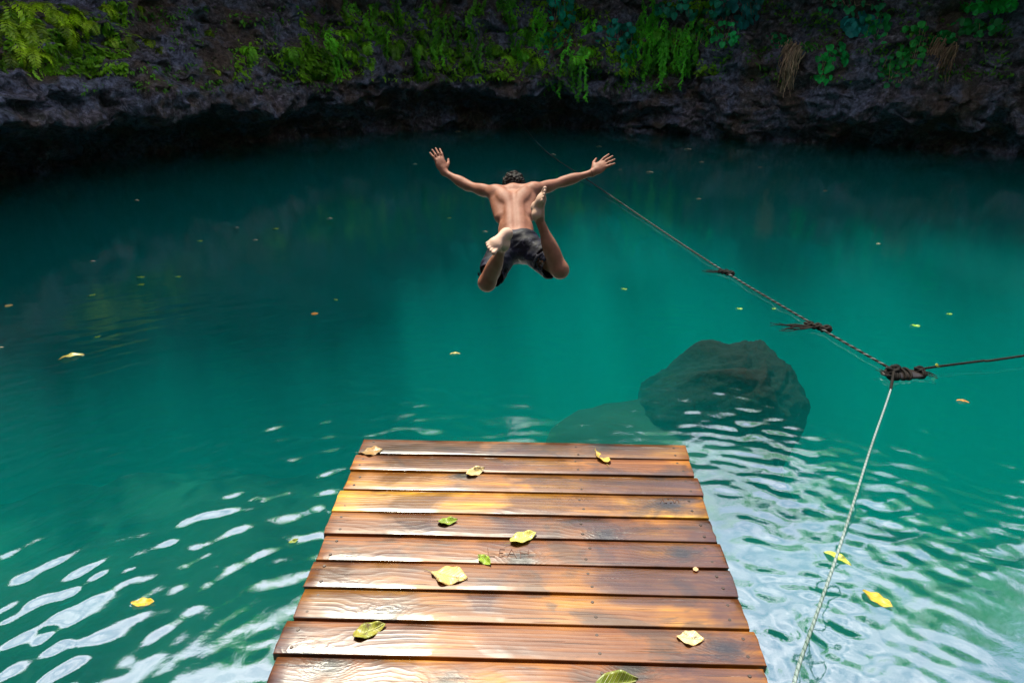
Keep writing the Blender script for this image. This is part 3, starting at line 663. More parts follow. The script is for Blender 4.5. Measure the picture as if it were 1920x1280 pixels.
for a in [(697, 846, 0.115, 0.25, (0.34, 0.22, 0.10), 2, 'thin tan leaf lying at the corner of the outermost plank', True, 0.0),
          (891, 885, 0.105, 0.5, CREAM, 1, 'curled straw-yellow leaf lying across the seam of the second and third planks', True, 0.25),
          (1126, 857, 0.125, 2.0, (0.66, 0.52, 0.12), 1, 'yellow leaf standing up on its edge near the end of the platform', True, 0.5),
          (839, 978, 0.092, 0.1, (0.22, 0.34, 0.03), 1, 'small green-yellow curled leaf at the edge of the fifth plank', False, 0.0),
          (981, 1008, 0.130, 0.55, (0.52, 0.55, 0.16), 0, 'pale green ribbed leaf bridging the seam above the carved letters', True, 0.05),
          (910, 1050, 0.078, -0.9, (0.26, 0.42, 0.02), 1, 'bright green crumpled leaf beside the carved letters', False, 0.35),
          (842, 1079, 0.155, -0.25, (0.72, 0.55, 0.22), 2, 'broad pale dry leaf with a torn edge on the seventh plank', True, 0.0),
          (693, 1182, 0.125, 0.55, (0.28, 0.30, 0.03), 0, 'plump leaf half green half brown on the seam of the last planks', False, 0.2),
          (1294, 1196, 0.100, -0.15, (0.78, 0.66, 0.38), 2, 'cream-coloured torn leaf lying flat beside the screws', False, 0.0),
          (1155, 1281, 0.150, 0.1, (0.16, 0.22, 0.03), 1, 'dark green curled leaf on the plank with the reddest stain', False, 0.3),
          (1304, 1066, 0.026, 1.4, (0.70, 0.45, 0.30), 4, 'tiny pink petal-like leaf on the seventh plank', False, 0.0)]:
    put_leaf(a[0], a[1], zd + 0.002, a[2], a[3], a[4], a[5], a[6], None, a[7], (a[8], 0))
FL = [(133, 669, .27, .55, (0.30, 0.30, 0.05), 3, 'large long leaf half green half tan floating alone on the pool', None),
      (268, 1130, .155, .15, (0.62, 0.42, 0.03), 0, 'yellow leaf with a reddish edge floating among the white reflections', None),
      (1570, 1046, .20, -0.8, (0.42, 0.55, 0.05), 3, 'yellow-green leaf floating under the pale rope', None),
      (1645, 1124, .20, -0.75, (0.55, 0.42, 0.03), 0, 'yellow leaf with a black rotten half floating right of the pale rope'.replace(' right of', ' beside'), None),
      (550, 1015, .08, .6, (0.20, 0.30, 0.03), 1, 'crumpled olive leaf floating close to the platform edge', None),
      (590, 588, .10, .2, (0.45, 0.22, 0.02), 4, 'round orange-brown leaf floating on open water', None),
      (853, 663, .13, .1, (0.30, 0.30, 0.04), 3, 'slim olive leaf floating in front of the platform', None),
      (1805, 752, .12, -.4, (0.60, 0.24, 0.03), 3, 'slim orange leaf floating beyond the wooden float', None),
      (1757, 686, .10, .9, (0.50, 0.62, 0.05), 1, 'bright yellow-green leaf caught on the taut side rope', None),
      (17, 573, .11, 0, (0.62, 0.55, 0.20), 4, 'round straw-yellow leaf floating towards the cave', None)]
gs = 'small green leaves floating on the pool'; ps = 'small pale leaves floating on the pool'
lg, lp = 'small bright green leaf floating flat on the pool', 'tiny pale straw-coloured leaf floating flat on the pool'
FL += [(x, y, l, a, (0.16, 0.42, 0.03), 0, lg, gs) for x, y, l, a in [(264, 520, .14, .1), (264, 534, .12, .3), (334, 519, .11, 0), (172, 554, .12, .6), (630, 562, .08, -.3), (842, 409, .10, .2),
       (1170, 542, .10, -.4), (1386, 579, .10, 0), (1451, 579, .07, .4), (1780, 589, .09, .2), (1716, 611, .13, -.1), (182, 632, .09, .8), (375, 452, .12, 0), (517, 429, .14, 0)]]
FL += [(x, y, l, a, (0.62, 0.58, 0.42), 3, lp, ps) for x, y, l, a in [(173, 490, .10, .2), (255, 376, .14, 0), (478, 450, .10, 0), (444, 427, .08, .3), (618, 410, .12, .2), (909, 434, .11, -.4),
       (2, 651, .06, .2), (1218, 323, .20, -.2), (1310, 373, .12, 0), (1547, 358, .10, 0), (1289, 280, .22, 0), (1315, 304, .14, 0), (1163, 318, .10, .4), (1647, 457, .07, 0), (1123, 275, .18, 0), (1036, 290, .2, -.2), (858, 247, .2, 0), (778, 308, .13, 0), (1425, 314, .1, 0)]]
for L0 in (lg, lp):                                # which one: counted outwards from the cave
    for k, i in enumerate(sorted((i for i, f in enumerate(FL) if f[6] == L0), key=lambda i: np.hypot(*(at_z(FL[i][0], FL[i][1], 0)[:2] - (-11, 14.5))))):
        FL[i] = FL[i][:6] + ('%s floating on the pool, %s counted outwards from the cave' % ('small bright green leaf' if L0 == lg else 'tiny pale straw-coloured leaf', ORD[k]),) + FL[i][7:]
for px, py, ln, an, co, va, lab, gr in FL:
    zz_ = 0.004 if py != 686 else 0.06
    put_leaf(px, py, zz_, ln, an, co, va, lab, gr, False, (0.0, 0.0) if py != 686 else (0.5, 0.2))
# ------------------------------------------------------------------ plants on the cliff
def foliage_material(name, dark, light, gloss=0.45):
    s = NT(name); oi = s.n('ObjectInfo'); pos = s.n('NewGeometry').outputs['Position']
    n = s.noise(pos, 7.0, 3, 0.6); n2 = s.noise(pos, 1.1, 3, 0.5)
    c = s.mix(s.ramp(s.math('MULTIPLY_ADD', n2, 0.5, s.math('MULTIPLY', n, 0.5)), [(0.36, 0.0), (0.62, 1.0)]), dark, light)
    c = s.mix(1.0, c, oi.outputs['Color'], 'MULTIPLY')
    b = s.n('BsdfPrincipled', {'Base Color': c, 'Roughness': gloss, 'Specular IOR Level': 0.45})
    tr = s.n('BsdfTranslucent', {'Color': c})
    s.put(s.out.inputs['Surface'], s.n('MixShader', {0: 0.35, 1: b.outputs[0], 2: tr.outputs[0]}).outputs[0]); return s.m
M['fern'] = foliage_material('fern_green', (0.09, 0.22, 0.012), (0.46, 0.74, 0.040))
M['broad'] = foliage_material('glossy_green', (0.022, 0.24, 0.08), (0.075, 0.62, 0.20), 0.30)
M['vine'] = foliage_material('vine_green', (0.04, 0.20, 0.015), (0.22, 0.68, 0.045))
M['dry'] = foliage_material('dry_root', (0.34, 0.22, 0.13), (0.80, 0.56, 0.36), 0.8)
def leafquad(V, Fs, c, d, n, l, w):
    """pointed 4-triangle blade folded along its midrib"""
    d = d / np.linalg.norm(d); s = np.cross(d, n); s /= max(np.linalg.norm(s), 1e-6); up = np.cross(s, d); k = len(V)
    V += [c, c + d * l * 0.45 + s * w * 0.5 + up * w * 0.12, c + d * l, c + d * l * 0.45 - s * w * 0.5 + up * w * 0.12, c + d * l * 0.5]
    Fs += [(k, k + 4, k + 1), (k + 1, k + 4, k + 2), (k, k + 3, k + 4), (k + 4, k + 3, k + 2)]
def frond_mesh(seed, L_=0.5, arch=0.9):
    rng = np.random.default_rng(seed); V, Fs = [], []; n = 11
    P = []; ang = 0.5; p = np.zeros(3)
    for i in range(n): P.append(p.copy()); p = p + (L_ / n) * np.array([0, math.cos(ang), math.sin(ang)]); ang -= arch * 2.1 / n * (1 + i / n)
    for i in range(1, n):
        t = i / n; d = P[i] - P[i - 1]; d /= np.linalg.norm(d); nr = np.cross(np.array([1.0, 0, 0]), d)
        l = L_ * 0.30 * (math.sin(math.pi * min(1, 0.15 + 0.85 * t)) ** 0.7) * rng.uniform(0.8, 1.1)
        for sx in (-1, 1):
            dd = np.array([sx * 1.0, 0, 0]) + d * 0.65 - nr * 0.25 * 0 + np.array([0, 0, -0.25]); leafquad(V, Fs, P[i], dd, nr, l, l * 0.36)
    leafquad(V, Fs, P[-1], P[-1] - P[-2], np.array([1.0, 0, 0.3]), L_ * 0.14, L_ * 0.05)
    k = len(V)
    for q in P: V += [q + np.array([0.004, 0, 0]), q - np.array([0.004, 0, 0])]
    for i in range(n - 1): Fs.append((k + 2 * i, k + 2 * i + 1, k + 2 * i + 3, k + 2 * i + 2))
    return mesh_np('frond', V, Fs, False)
FRONDS = [frond_mesh(s, 0.5, a) for s, a in ((1, 1.0), (2, 1.35), (3, 0.8))]
for f in FRONDS: f.materials.append(M['fern'])
def strand_mesh(seed, L_=0.9):
    rng = np.random.default_rng(seed); V, Fs = [], []; n = 26; x = y = 0.0; P = []
    for i in range(n):
        t = i / n; P.append(np.array([x, 0.06 + 0.10 * math.sin(min(1, t * 3)) + y, -L_ * t])); x += rng.normal(0, 0.018); y += rng.normal(0, 0.010)
    for i in range(1, n):
        for _ in range(2):
            a = rng.uniform(0, 2 * math.pi); d = np.array([math.cos(a), math.sin(a) * 0.7 + 0.3, -0.9]); leafquad(V, Fs, P[i], d, np.array([0, 1, 0.35]), rng.uniform(0.06, 0.11), rng.uniform(0.028, 0.05))
    v, f = tube(np.array(P), 0.004, 3); k = len(V); V = list(V) + list(v); Fs += [tuple(q) for q in (f + k).tolist()]
    return mesh_np('strand', V, Fs, False)
STR = [strand_mesh(s, l) for s, l in ((11, 0.8), (12, 1.0), (13, 0.6))]
for f in STR: f.materials.append(M['vine'])
def heart_leaf():
    n = 9; V = [np.array([0, 0.0, 0])]; 
    a = np.linspace(-math.pi, math.pi, n * 2 - 1)
    V = [np.array([0, 0, 0.0])]
    for t in a:
        r = 0.5 * (1 - 0.25 * math.cos(t) ** 2) + (0.16 if abs(t) < 0.4 else 0); V.append(np.array([r * math.sin(t) * 0.95, 0.1 * math.cos(t * 2) * r, -r * math.cos(t) * 1.0 - 0.12]))
    Fs = [(0, i, i + 1) for i in range(1, len(V) - 1)]
    return mesh_np('leaf', V, Fs, False)
HEART = heart_leaf(); HEART.materials.append(M['broad'])
def root_mesh(seed, L_):
    rng = np.random.default_rng(seed); n = 12; t = np.linspace(0, 1, n)
    P = np.stack([0.05 * np.cumsum(rng.normal(0, 0.35, n)) * L_, 0.10 * np.sin(t * 2.2) + 0.02 * rng.normal(0, 1) + 0.012 * np.cumsum(rng.normal(0, .5, n)), -L_ * t], 1)
    me = mesh_np('root', *tube(P, 0.015 * (1 - 0.65 * t), 4)); me.materials.append(M['dry']); return me
ROOTS = [root_mesh(s, l) for s, l in ((21, .75), (22, .55), (23, .95), (24, .65), (25, .45))]
def on_cliff(px, py):
    h = cliff_bvh.ray_cast(Vector(CAM), Vector(ray(px, py)).normalized())
    if h[0] is None: return None
    n = h[1]; d = Vector(CAM) - h[0]
    if n.dot(d) < 0: n = -n
    return h[0], n, h[3]
SCALE = {'fern': 1.2, 'hanging_vine': 1.25, 'broadleaf_creeper': 1.1}
def wall_root(name, px, py, label, cat, group, sc, seed):
    h = on_cliff(px, py)
    if h is None: return None
    p, n, _ = h; a = math.atan2(n.y, n.x) - math.pi / 2
    o = add(name, None, label=label, cat=cat, group=group, loc=p - n * 0.04, rot=(0, 0, a + random.Random(seed).uniform(-0.4, 0.4))); o.scale = (sc * SCALE.get(name, 1.0),) * 3; return o
def fern(px, py, label, group=None, sc=1.0, n=9, col=(1, 1, 1), seed=0, spread=1.25):
    o = wall_root('fern', px, py, label, 'fern', group, sc, seed)
    if o is None: return
    rr = random.Random(seed * 7 + 1)
    for i in range(n):
        a = -spread + 2 * spread * (i + 0.5) / n + rr.uniform(-0.15, 0.15)
        c = add('frond', FRONDS[rr.randrange(3)], None, o, loc=(rr.uniform(-.05, .05), 0, rr.uniform(-.06, .08)), rot=(rr.uniform(-1.1, 0.1), rr.uniform(-0.3, 0.3), -a))
        k = rr.uniform(0.75, 1.2); c.scale = (k, k, k); v = rr.uniform(0.35, 1.3); c.color = (col[0] * v, col[1] * v, col[2] * v, 1)
def vine(px, py, label, group=None, sc=1.0, n=7, col=(1, 1, 1), seed=0, width=0.5):
    o = wall_root('hanging_vine', px, py, label, 'vine', group, sc, seed)
    if o is None: return
    rr = random.Random(seed * 5 + 3)
    for i in range(n):
        c = add('strand', STR[rr.randrange(3)], None, o, loc=(-width / 2 + width * (i + rr.random()) / n, rr.uniform(-.03, .10), rr.uniform(-.05, .25)), rot=(0, rr.uniform(-.12, .12), rr.uniform(-.6, .6)))
        k = rr.uniform(0.7, 1.1); c.scale = (k,) * 3; v = rr.uniform(0.4, 1.35); c.color = (col[0] * v, col[1] * v, col[2] * v, 1)
def creeper(px, py, label, sc=1.0, n=22, col=(1, 1, 1), seed=0, w=0.55, h=0.5, size=0.15, slope=0.0):
    o = wall_root('broadleaf_creeper', px, py, label, 'creeper', None, sc, seed)
    if o is None: return
    rr = random.Random(seed * 3 + 11); pts = []
    for i in range(int(n * 2.5)):
        x = rr.uniform(-w, w); z = rr.uniform(-h, h) * (1 - 0.4 * abs(x) / w) + slope * x; y = 0.10 + rr.uniform(0, 0.14); pts.append((x, y, z))
        c = add('leaf', HEART, None, o, loc=(x, y, z), rot=(rr.uniform(-0.9, 0.1), rr.uniform(-0.5, 0.5), rr.uniform(-0.7, 0.7)))
        k = 1.12 * size * rr.uniform(0.55, 1.25); c.scale = (k,) * 3; v = rr.uniform(0.6, 1.3); c.color = (col[0] * v, col[1] * v, col[2] * v, 1)
    pts.sort(); st = tube(densify(np.array(pts)[::3] - np.array([0, 0.04, 0]), 0.04)[0], 0.005, 4)
    add('stem', mesh_np('stem', *st), M['dry'], o)
def root_mat(px, py, label, n, w, seed, sc=1.0, col=(1, 1, 1)):
    o = wall_root('hanging_root', px, py, label, 'roots', None, sc, seed)
    rr = random.Random(seed)
    for i in range(n):
        x = rr.uniform(-w, w); c = add('root', ROOTS[rr.randrange(5)], None, o, loc=(x, rr.uniform(.06, .24), rr.uniform(-.12, .22) * (1 - abs(x) / w * .6)), rot=(rr.uniform(-.1, .15), rr.uniform(-.15, .15), rr.uniform(-1, 1)))
        k = rr.uniform(0.45, 0.85); c.scale = (k * 1.2, k * 1.2, k); v = rr.uniform(0.7, 1.3); c.color = (col[0] * v, col[1] * v, col[2] * v, 1)
rg = random.Random(77)
def many(fn, spots, label, group, **kw):
    for i, s_ in enumerate(sorted(spots)): fn(s_[0], s_[1], label % ORD[i], group, seed=hash((s_[0], s_[1])) % 9973, **({**kw, **({'sc': s_[2]} if len(s_) > 2 else {})}))
YGc, EM, TEAL = (1.6, 1.4, 0.8), (0.7, 1.4, 1.1), (0.6, 1.3, 2.6)
many(fern, [(20, 20, 1.1), (60, 45, 1.1), (105, 15, 1.1), (150, 22, 1.0), (195, 12, .9), (25, 75, 1.0), (60, 100, .8), (15, 115, .9), (120, 50, .8), (80, 8, 1.0), (45, 62, 1.), (5, 45, 1.1), (165, 45, .7)],
     'yellow-green fern in the thick bank above the cave, %s counted towards the bare ledge', 'ferns above the cave', col=YGc, n=10)
many(vine, [(30, 105, .7), (70, 118, .6), (10, 125, .6), (95, 85, .6)], 'yellow-green vine trailing over the cave mouth, %s counted towards the bare ledge', 'vines over the cave mouth', col=(1.8, 1.1, .8), n=6)
many(fern, [(205, 70, .55), (240, 75, .6), (280, 78, .6), (300, 90, .4)], 'small fern on the bare ledge, %s counted from the fern bank', 'ferns on the bare ledge', col=(1.0, .9, .8), n=7)
fern(395, 58, 'round tuft of fern on the bulging rock above the ledge', sc=.6, n=8, col=(1, 1, .8), seed=91)
fern(260, 14, 'small fern under the top of the wall beside the fern bank', sc=.5, n=6, col=(1, .9, .8), seed=92)
fern(405, 130, 'lone yellow-green fern low on the grey rock', sc=.45, n=6, col=(1.3, 1.1, .7), seed=93)
fern(465, 90, 'bright green fern pair-leafed on dark rock, the smaller of two neighbours', sc=.7, n=7, col=(.7, 1.1, .8), seed=94)
fern(545, 95, 'bright green fern on dark rock, the fuller of two neighbours', sc=.85, n=9, col=(.75, 1.1, .8), seed=95)
fern(565, 118, 'small green fern hanging just under the fuller bright fern', sc=.6, n=7, col=(.8, 1.1, .8), seed=96)
sp = [(x + rg.uniform(-12, 12), rg.uniform(55, 118), rg.uniform(.6, .95)) for x in range(610, 1000, 24)]
many(fern, sp, 'green fern in the long hanging curtain of the far wall, %s counted from the cave', 'ferns of the long curtain', col=(1.05, 1.4, 1.0), n=8)
sp = [(x + rg.uniform(-14, 14), rg.uniform(5, 95), rg.uniform(.8, 1.15)) for x in range(590, 1010, 22)]
many(vine, sp, 'olive vine in the long hanging curtain of the far wall, %s counted from the cave', 'vines of the long curtain', col=(1.3, 1.3, .9), n=7)
sp = [(x + rg.uniform(-10, 10), rg.uniform(0, 95), rg.uniform(.8, 1.2)) for x in list(range(950, 1110, 14)) + list(range(1190, 1330, 14))]
many(vine, sp, 'emerald vine trailing down between the broad-leaved creepers, %s counted from the cave', 'emerald trailing vines', col=(1.0, 1.4, 1.1), n=7)
sp = [(x, y, .7) for x, y in [(1215, 110), (1245, 95), (1265, 118), (1235, 60), (1080, 110), (1105, 90), (1000, 60), (985, 100), (960, 40)]]
many(fern, sp, 'emerald fern growing among the trailing vines, %s counted from the cave', 'ferns among the vines', col=EM, n=8)
creeper(1055, 25, 'blue-green broad-leaved creeper climbing above the trailing vines', n=26, col=TEAL, seed=1, w=.5, h=.6)
creeper(1045, 85, 'blue-green creeper with small leaves below a larger one', n=22, col=(.5, 1.0, 1.5), seed=2, w=.4, h=.45, size=.11)
creeper(1150, 70, 'pale blue-green creeper with star-like leaf clusters', n=26, col=(.7, 1.0, 2.2), seed=3, w=.45, h=.5)
creeper(1180, 105, 'dark blue-green creeper hanging below the pale one', n=20, col=(.5, .8, 1.4), seed=4, w=.35, h=.35, size=.12)
creeper(1300, 12, 'teal creeper trailing along the top of the rock face', n=24, col=(.5, .9, 1.6), seed=5, w=.9, h=.25, size=.14)
creeper(1375, 30, 'slate-blue creeper with round leaves over bare rock', n=40, col=(.6, .7, 2.0), seed=6, w=.75, h=.4, size=.17, slope=-.3)
creeper(1365, 62, 'bright mint-green creeper tuft under the slate-blue one', n=18, col=(1.2, 1.7, 1.5), seed=7, w=.4, h=.25, size=.13)
creeper(1320, 70, 'dark green creeper patch beside the mint-green tuft', n=18, col=(.8, .7, .5), seed=8, w=.4, h=.4, size=.10)
creeper(1618, 45, 'pale blue creeper with large leaves near the dark corner', n=20, col=(.8, .9, 2.6), seed=9, w=.4, h=.22, size=.20)
creeper(1650, 60, 'emerald creeper beside the pale blue one', n=18, col=(.7, 1.2, .8), seed=10, w=.3, h=.45, size=.14)
creeper(1553, 122, 'drooping bright green leaf cluster in front of the dry roots', n=14, col=(1.0, 1.7, 1.0), seed=11, w=.18, h=.45, size=.14)
creeper(1583, 100, 'dark emerald leaf cluster beside the dry roots', n=16, col=(.6, 1.2, .9), seed=12, w=.35, h=.25, size=.15)
creeper(1702, 95, 'leafy green creeper hanging between the two root mats', n=30, col=(.9, 1.0, .5), seed=13, w=.3, h=.75, size=.13)
creeper(1665, 135, 'sparse dark creeper low on the rock between the root mats', n=18, col=(.8, .8, .7), seed=14, w=.5, h=.35, size=.10)
creeper(1830, 52, 'dim green creeper in the shaded corner', n=18, col=(.6, .8, .5), seed=15, w=.45, h=.18, size=.14)
creeper(1770, 72, 'dim green creeper above the thinner root mat', n=12, col=(.6, .9, .6), seed=16, w=.3, h=.15, size=.13)
creeper(1860, 4, 'bright emerald creeper at the top of the shaded corner', n=26, col=(.8, 1.5, .7), seed=17, w=.55, h=.22, size=.16)
creeper(1460, 80, 'dusky green creeper above the thick root mat', n=14, col=(.6, .9, .8), seed=18, w=.3, h=.25, size=.11)
creeper(1500, 85, 'yellowish small-leaved creeper draped over the thick root mat', n=22, col=(2.4, 1.2, .6), seed=19, w=.6, h=.14, size=.09)
creeper(1600, 8, 'thin green creeper dangling under the wall top beside the pale blue one', n=14, col=(.7, 1., 1.), seed=20, w=.7, h=.2, size=.11)
root_mat(1495, 92, 'thick mat of dry brown roots hanging from the rock', 200, .60, 31, 1.5)
root_mat(1765, 88, 'thinner mat of dry brown roots in the shaded corner', 120, .60, 32, 1.3, (.7, .65, .6))

# ground cover nobody could count: small leaves and moss sprigs all over the wet rock
def scatter(n, regions, lmin, lmax, seed, name, mat, label, col):
    rng = np.random.default_rng(seed); V, Fs = [], []
    tot = sum(r[4] for r in regions)
    for (x0, y0, x1, y1, wgt) in regions:
        m = int(n * wgt / tot); q = np.stack([rng.uniform(x0, x1, m), rng.uniform(y0, y1, m), np.full(m, seed * 1.7)], 1)
        dn = fbm(q * np.array([0.018, 0.03, 1]), 3, 500 + seed)
        for (px, py, _), dv in zip(q, dn):
            if dv < rng.uniform(-0.15, 0.22): continue
            h = on_cliff(px, py)
            if h is None: continue
            p, nn, _ = h; a = rng.uniform(-1, 1)
            d = np.array([nn.x + a * nn.y, nn.y - a * nn.x, -rng.uniform(0.1, 1.5)]); l = rng.uniform(lmin, lmax)
            leafquad(V, Fs, np.array(p), d, np.array([nn.x, nn.y, 0.6]), l, l * rng.uniform(0.3, 0.55))
    if not V: return
    o = add(name, mesh_np(name, V, Fs, False), mat, label=label, kind='stuff'); o.color = (*col, 1)
scatter(19000, [(0, 0, 240, 140, 1.3), (560, 20, 1000, 150, 2.6), (930, 0, 1340, 140, 2.6), (440, 70, 620, 150, .4)], 0.06, .17, 1, 'moss_foliage', M['fern'], 'small hanging leaves and moss covering the far wall', (.75, .95, .8))
scatter(6500, [(150, 10, 620, 170, 1), (1330, 0, 1900, 150, 1.2), (1000, 100, 1300, 170, .6)], .06, .15, 2, 'dusky_foliage', M['vine'], 'sparse dusky sprigs on the bare rock of the far wall', (.7, .7, .6))
# bushes and hanging greenery on the upper wall and rim (seen mirrored in the pool, and shading it), with boughs added to cast shafts
def rim_foliage():
    rng = np.random.default_rng(9); V, Fs = [], []
    nc = len(outline); nr = len(cliff_v) // nc
    CV = cliff_v.reshape(nr, nc, 3)
    seg = np.linalg.norm(np.roll(outline, -1, 0) - outline, axis=1); prob = seg / seg.sum()
    for _ in range(330):
        c = rng.choice(nc, p=prob); r = rng.integers(112, nr - 6); base = CV[r, c]; n = -nrm2[c]
        rad = rng.uniform(0.35, 0.95)
        for _ in range(42):
            q = rng.normal(0, 1, 3); q = q / np.linalg.norm(q) * rad * rng.uniform(0.3, 1) ** 0.5
            p = base + q + np.array([n[0], n[1], 0]) * 0.3 + np.array([0, 0, 0.15])
            d = np.array([n[0] + rng.normal(0, .6), n[1] + rng.normal(0, .6), -rng.uniform(0, 1.2)]); l = rng.uniform(.14, .34)
            leafquad(V, Fs, p, d, np.array([n[0], n[1], .8]), l, l * .5)
    front = np.argwhere(CV[120, :, 1] > 13).ravel()
    for c in front[::max(1, len(front) // 46)]:                # bushes standing up on the rim, ragged against the sky
        base = CV[nr - 8, c] + np.array([rng.normal(0, .5), rng.normal(0, .3), rng.uniform(0.0, 1.9)]); n = -nrm2[c]; rad = rng.uniform(0.5, 1.3)
        for _ in range(150):
            q = rng.normal(0, 1, 3); q = q / np.linalg.norm(q) * rad * rng.uniform(0.1, 1) ** 0.5; l = rng.uniform(.16, .36)
            leafquad(V, Fs, base + q, rng.normal(0, 1, 3) + np.array([0, 0, -.4]), np.array([0, 0, 1.0]), l, l * .55)
    lim = []
    for wx, wy in ((-5.2, 7.4), (-3.6, 8.9), (-2.2, 7.6), (-0.6, 9.0), (1.4, 8.4), (3.4, 9.4), (5.6, 8.6)):      # added boughs, placed sunward of the water to streak it with shade
        base = np.array([wx, wy, 0]) + np.array(sdir) * rng.uniform(13.0, 14.5); rad = rng.uniform(0.45, 0.8)
        for _ in range(170):
            q = rng.normal(0, 1, 3); q = q / np.linalg.norm(q) * rad * rng.uniform(0.05, 1) ** 0.5 * np.array([0.8, 1.2, 0.6]); l = rng.uniform(.16, .32)
            leafquad(V, Fs, base + q, rng.normal(0, 1, 3) + np.array([0, 0, -.4]), np.array([0, 0, 1.0]), l, l * .55)
        foot_ = np.array([base[0] * 1.15, base[1] + 4.0, 8.6]); lim.append(tube(densify(np.stack([foot_, (foot_ + base) / 2 + np.array([0, .3, .6]), base]), 0.4)[0], 0.05, 6))
    add('shade_boughs', mesh_np('shade_boughs', *join(lim)), M['joist'], label='added bare boughs over the pool, carrying the leaf clumps that shade it', kind='stuff')
    o = add('rim_foliage', mesh_np('rim_foliage', V, Fs, False), M['vine'], label='leafy bushes hanging from the cliff rim, with added clumps shading the pool', kind='stuff')
rim_foliage()
# ------------------------------------------------------------------ the jumping man (one continuous body)
class SDF:
    """signed distance on a voxel grid, built from smooth unions; mesh by surface nets"""
    def __init__(s, lo, hi, h):
        s.lo = np.array(lo); s.h = h; s.n = np.ceil((np.array(hi) - s.lo) / h).astype(int) + 1; s.f = np.full(tuple(s.n), 0.5, np.float32)
    def box(s, lo, hi):
        a = np.clip(np.floor((np.array(lo) - s.lo) / s.h).astype(int), 0, s.n); b = np.clip(np.ceil((np.array(hi) - s.lo) / s.h).astype(int) + 1, 0, s.n)
        sl = tuple(slice(i, j) for i, j in zip(a, b)); g = [s.lo[k] + s.h * np.arange(a[k], b[k]) for k in range(3)]
        X, Y, Z = np.meshgrid(*g, indexing='ij'); return sl, np.stack([X, Y, Z], -1)
    def merge(s, sl, d, k, op='u'):
        f = s.f[sl]; d = d.astype(np.float32)
        if op == 'u': hh = np.maximum(k - np.abs(f - d), 0) / k; s.f[sl] = np.minimum(f, d) - hh * hh * k * 0.25
        else: d = -d; hh = np.maximum(k - np.abs(f - d), 0) / k; s.f[sl] = np.maximum(f, d) + hh * hh * k * 0.25
    def cone(s, a, b, r1, r2, k=0.02, op='u'):
        a, b = np.array(a, float), np.array(b, float); m = max(r1, r2) + k + 0.03
        sl, P = s.box(np.minimum(a, b) - m, np.maximum(a, b) + m); ba = b - a; t = np.clip(((P - a) @ ba) / (ba @ ba), 0, 1)
        t2 = t * t * (3 - 2 * t) * 0.5 + t * 0.5
        s.merge(sl, np.linalg.norm(P - a - t[..., None] * ba, axis=-1) - (r1 + (r2 - r1) * t2), k, op)
    def ell(s, c, ax, r, k=0.03, op='u'):
        """ax: 3x3 rows of unit axes, r: radii"""
        c, ax, r = np.array(c, float), np.array(ax, float), np.array(r, float); m = max(r) + k + 0.02
        sl, P = s.box(c - m, c + m); q = (P - c) @ ax.T; k0 = np.linalg.norm(q / r, axis=-1); k1 = np.linalg.norm(q / (r * r), axis=-1)
        s.merge(sl, k0 * (k0 - 1) / np.maximum(k1, 1e-6), k, op)
    def mesh(s, name):
        f = s.f; nx, ny, nz = f.shape; neg = f < 0
        cnt = sum(neg[i:nx - 1 + i, j:ny - 1 + j, k:nz - 1 + k].astype(np.int8) for i in (0, 1) for j in (0, 1) for k in (0, 1))
        cells = np.argwhere((cnt > 0) & (cnt < 8)); idx = np.full((nx - 1, ny - 1, nz - 1), -1, np.int64); idx[tuple(cells.T)] = np.arange(len(cells))
        acc = np.zeros((len(cells), 3)); w = np.zeros(len(cells)); cor = [(i, j, k) for i in (0, 1) for j in (0, 1) for k in (0, 1)]
        for a in range(8):
            for b in range(a + 1, 8):
                ca, cb = np.array(cor[a]), np.array(cor[b])
                if np.abs(ca - cb).sum() != 1: continue
                fa = f[tuple((cells + ca).T)]; fb = f[tuple((cells + cb).T)]; m = (fa < 0) != (fb < 0)
                t = fa[m] / (fa[m] - fb[m]); acc[m] += ca + t[:, None] * (cb - ca); w[m] += 1
        V = s.lo + s.h * (cells + acc / w[:, None]); faces = []
        for d in range(3):
            e = np.zeros(3, int); e[d] = 1; u, v = [(1, 2), (2, 0), (0, 1)][d]; eu = np.zeros(3, int); eu[u] = 1; ev = np.zeros(3, int); ev[v] = 1
            A = neg[:nx - e[0], :ny - e[1], :nz - e[2]]; B = neg[e[0]:, e[1]:, e[2]:]; q = np.argwhere(A != B)
            q = q[(q[:, u] > 0) & (q[:, v] > 0) & (q[:, u] < idx.shape[u]) & (q[:, v] < idx.shape[v]) & (q[:, d] < idx.shape[d])]
            i0, i1, i2, i3 = (idx[tuple((q - o).T)] for o in (eu + ev, ev, eu * 0, eu))
            F4 = np.stack([i0, i1, i2, i3], 1); fl = ~neg[tuple(q.T)]; F4[fl] = F4[fl][:, ::-1]; faces.append(F4)
        Fc = np.vstack(faces); Fc = Fc[(Fc >= 0).all(1)]
        return mesh_np(name, V, Fc)
D = at_d
unit = lambda v: np.asarray(v, float) / np.linalg.norm(v)
J = dict(pel=D(968, 458, 5.20), waist=D(967, 428, 5.27), chest=D(964, 388, 5.42), c7=D(962, 358, 5.53), head=D(963, 351, 5.67),
         shL=D(929, 362, 5.50), elL=D(878, 349, 5.67), wrL=D(833, 323, 5.74), shR=D(1000, 357, 5.50), elR=D(1055, 341, 5.64), wrR=D(1111, 324, 5.66),
         hipL=D(945, 468, 5.18), knL=D(913, 530, 4.93), anL=D(945, 458, 4.68), hipR=D(991, 467, 5.18), knR=D(1050, 506, 4.93), anR=D(1008, 404, 4.82))
Tx = unit(J['c7'] - J['pel']); Rt = unit(J['shR'] - J['shL']); Rt = unit(Rt - Tx * (Rt @ Tx)); Bk = np.cross(Rt, Tx)
if Bk @ (CAM - J['chest']) < 0: Bk = -Bk
AX = np.stack([Rt, Bk, Tx])
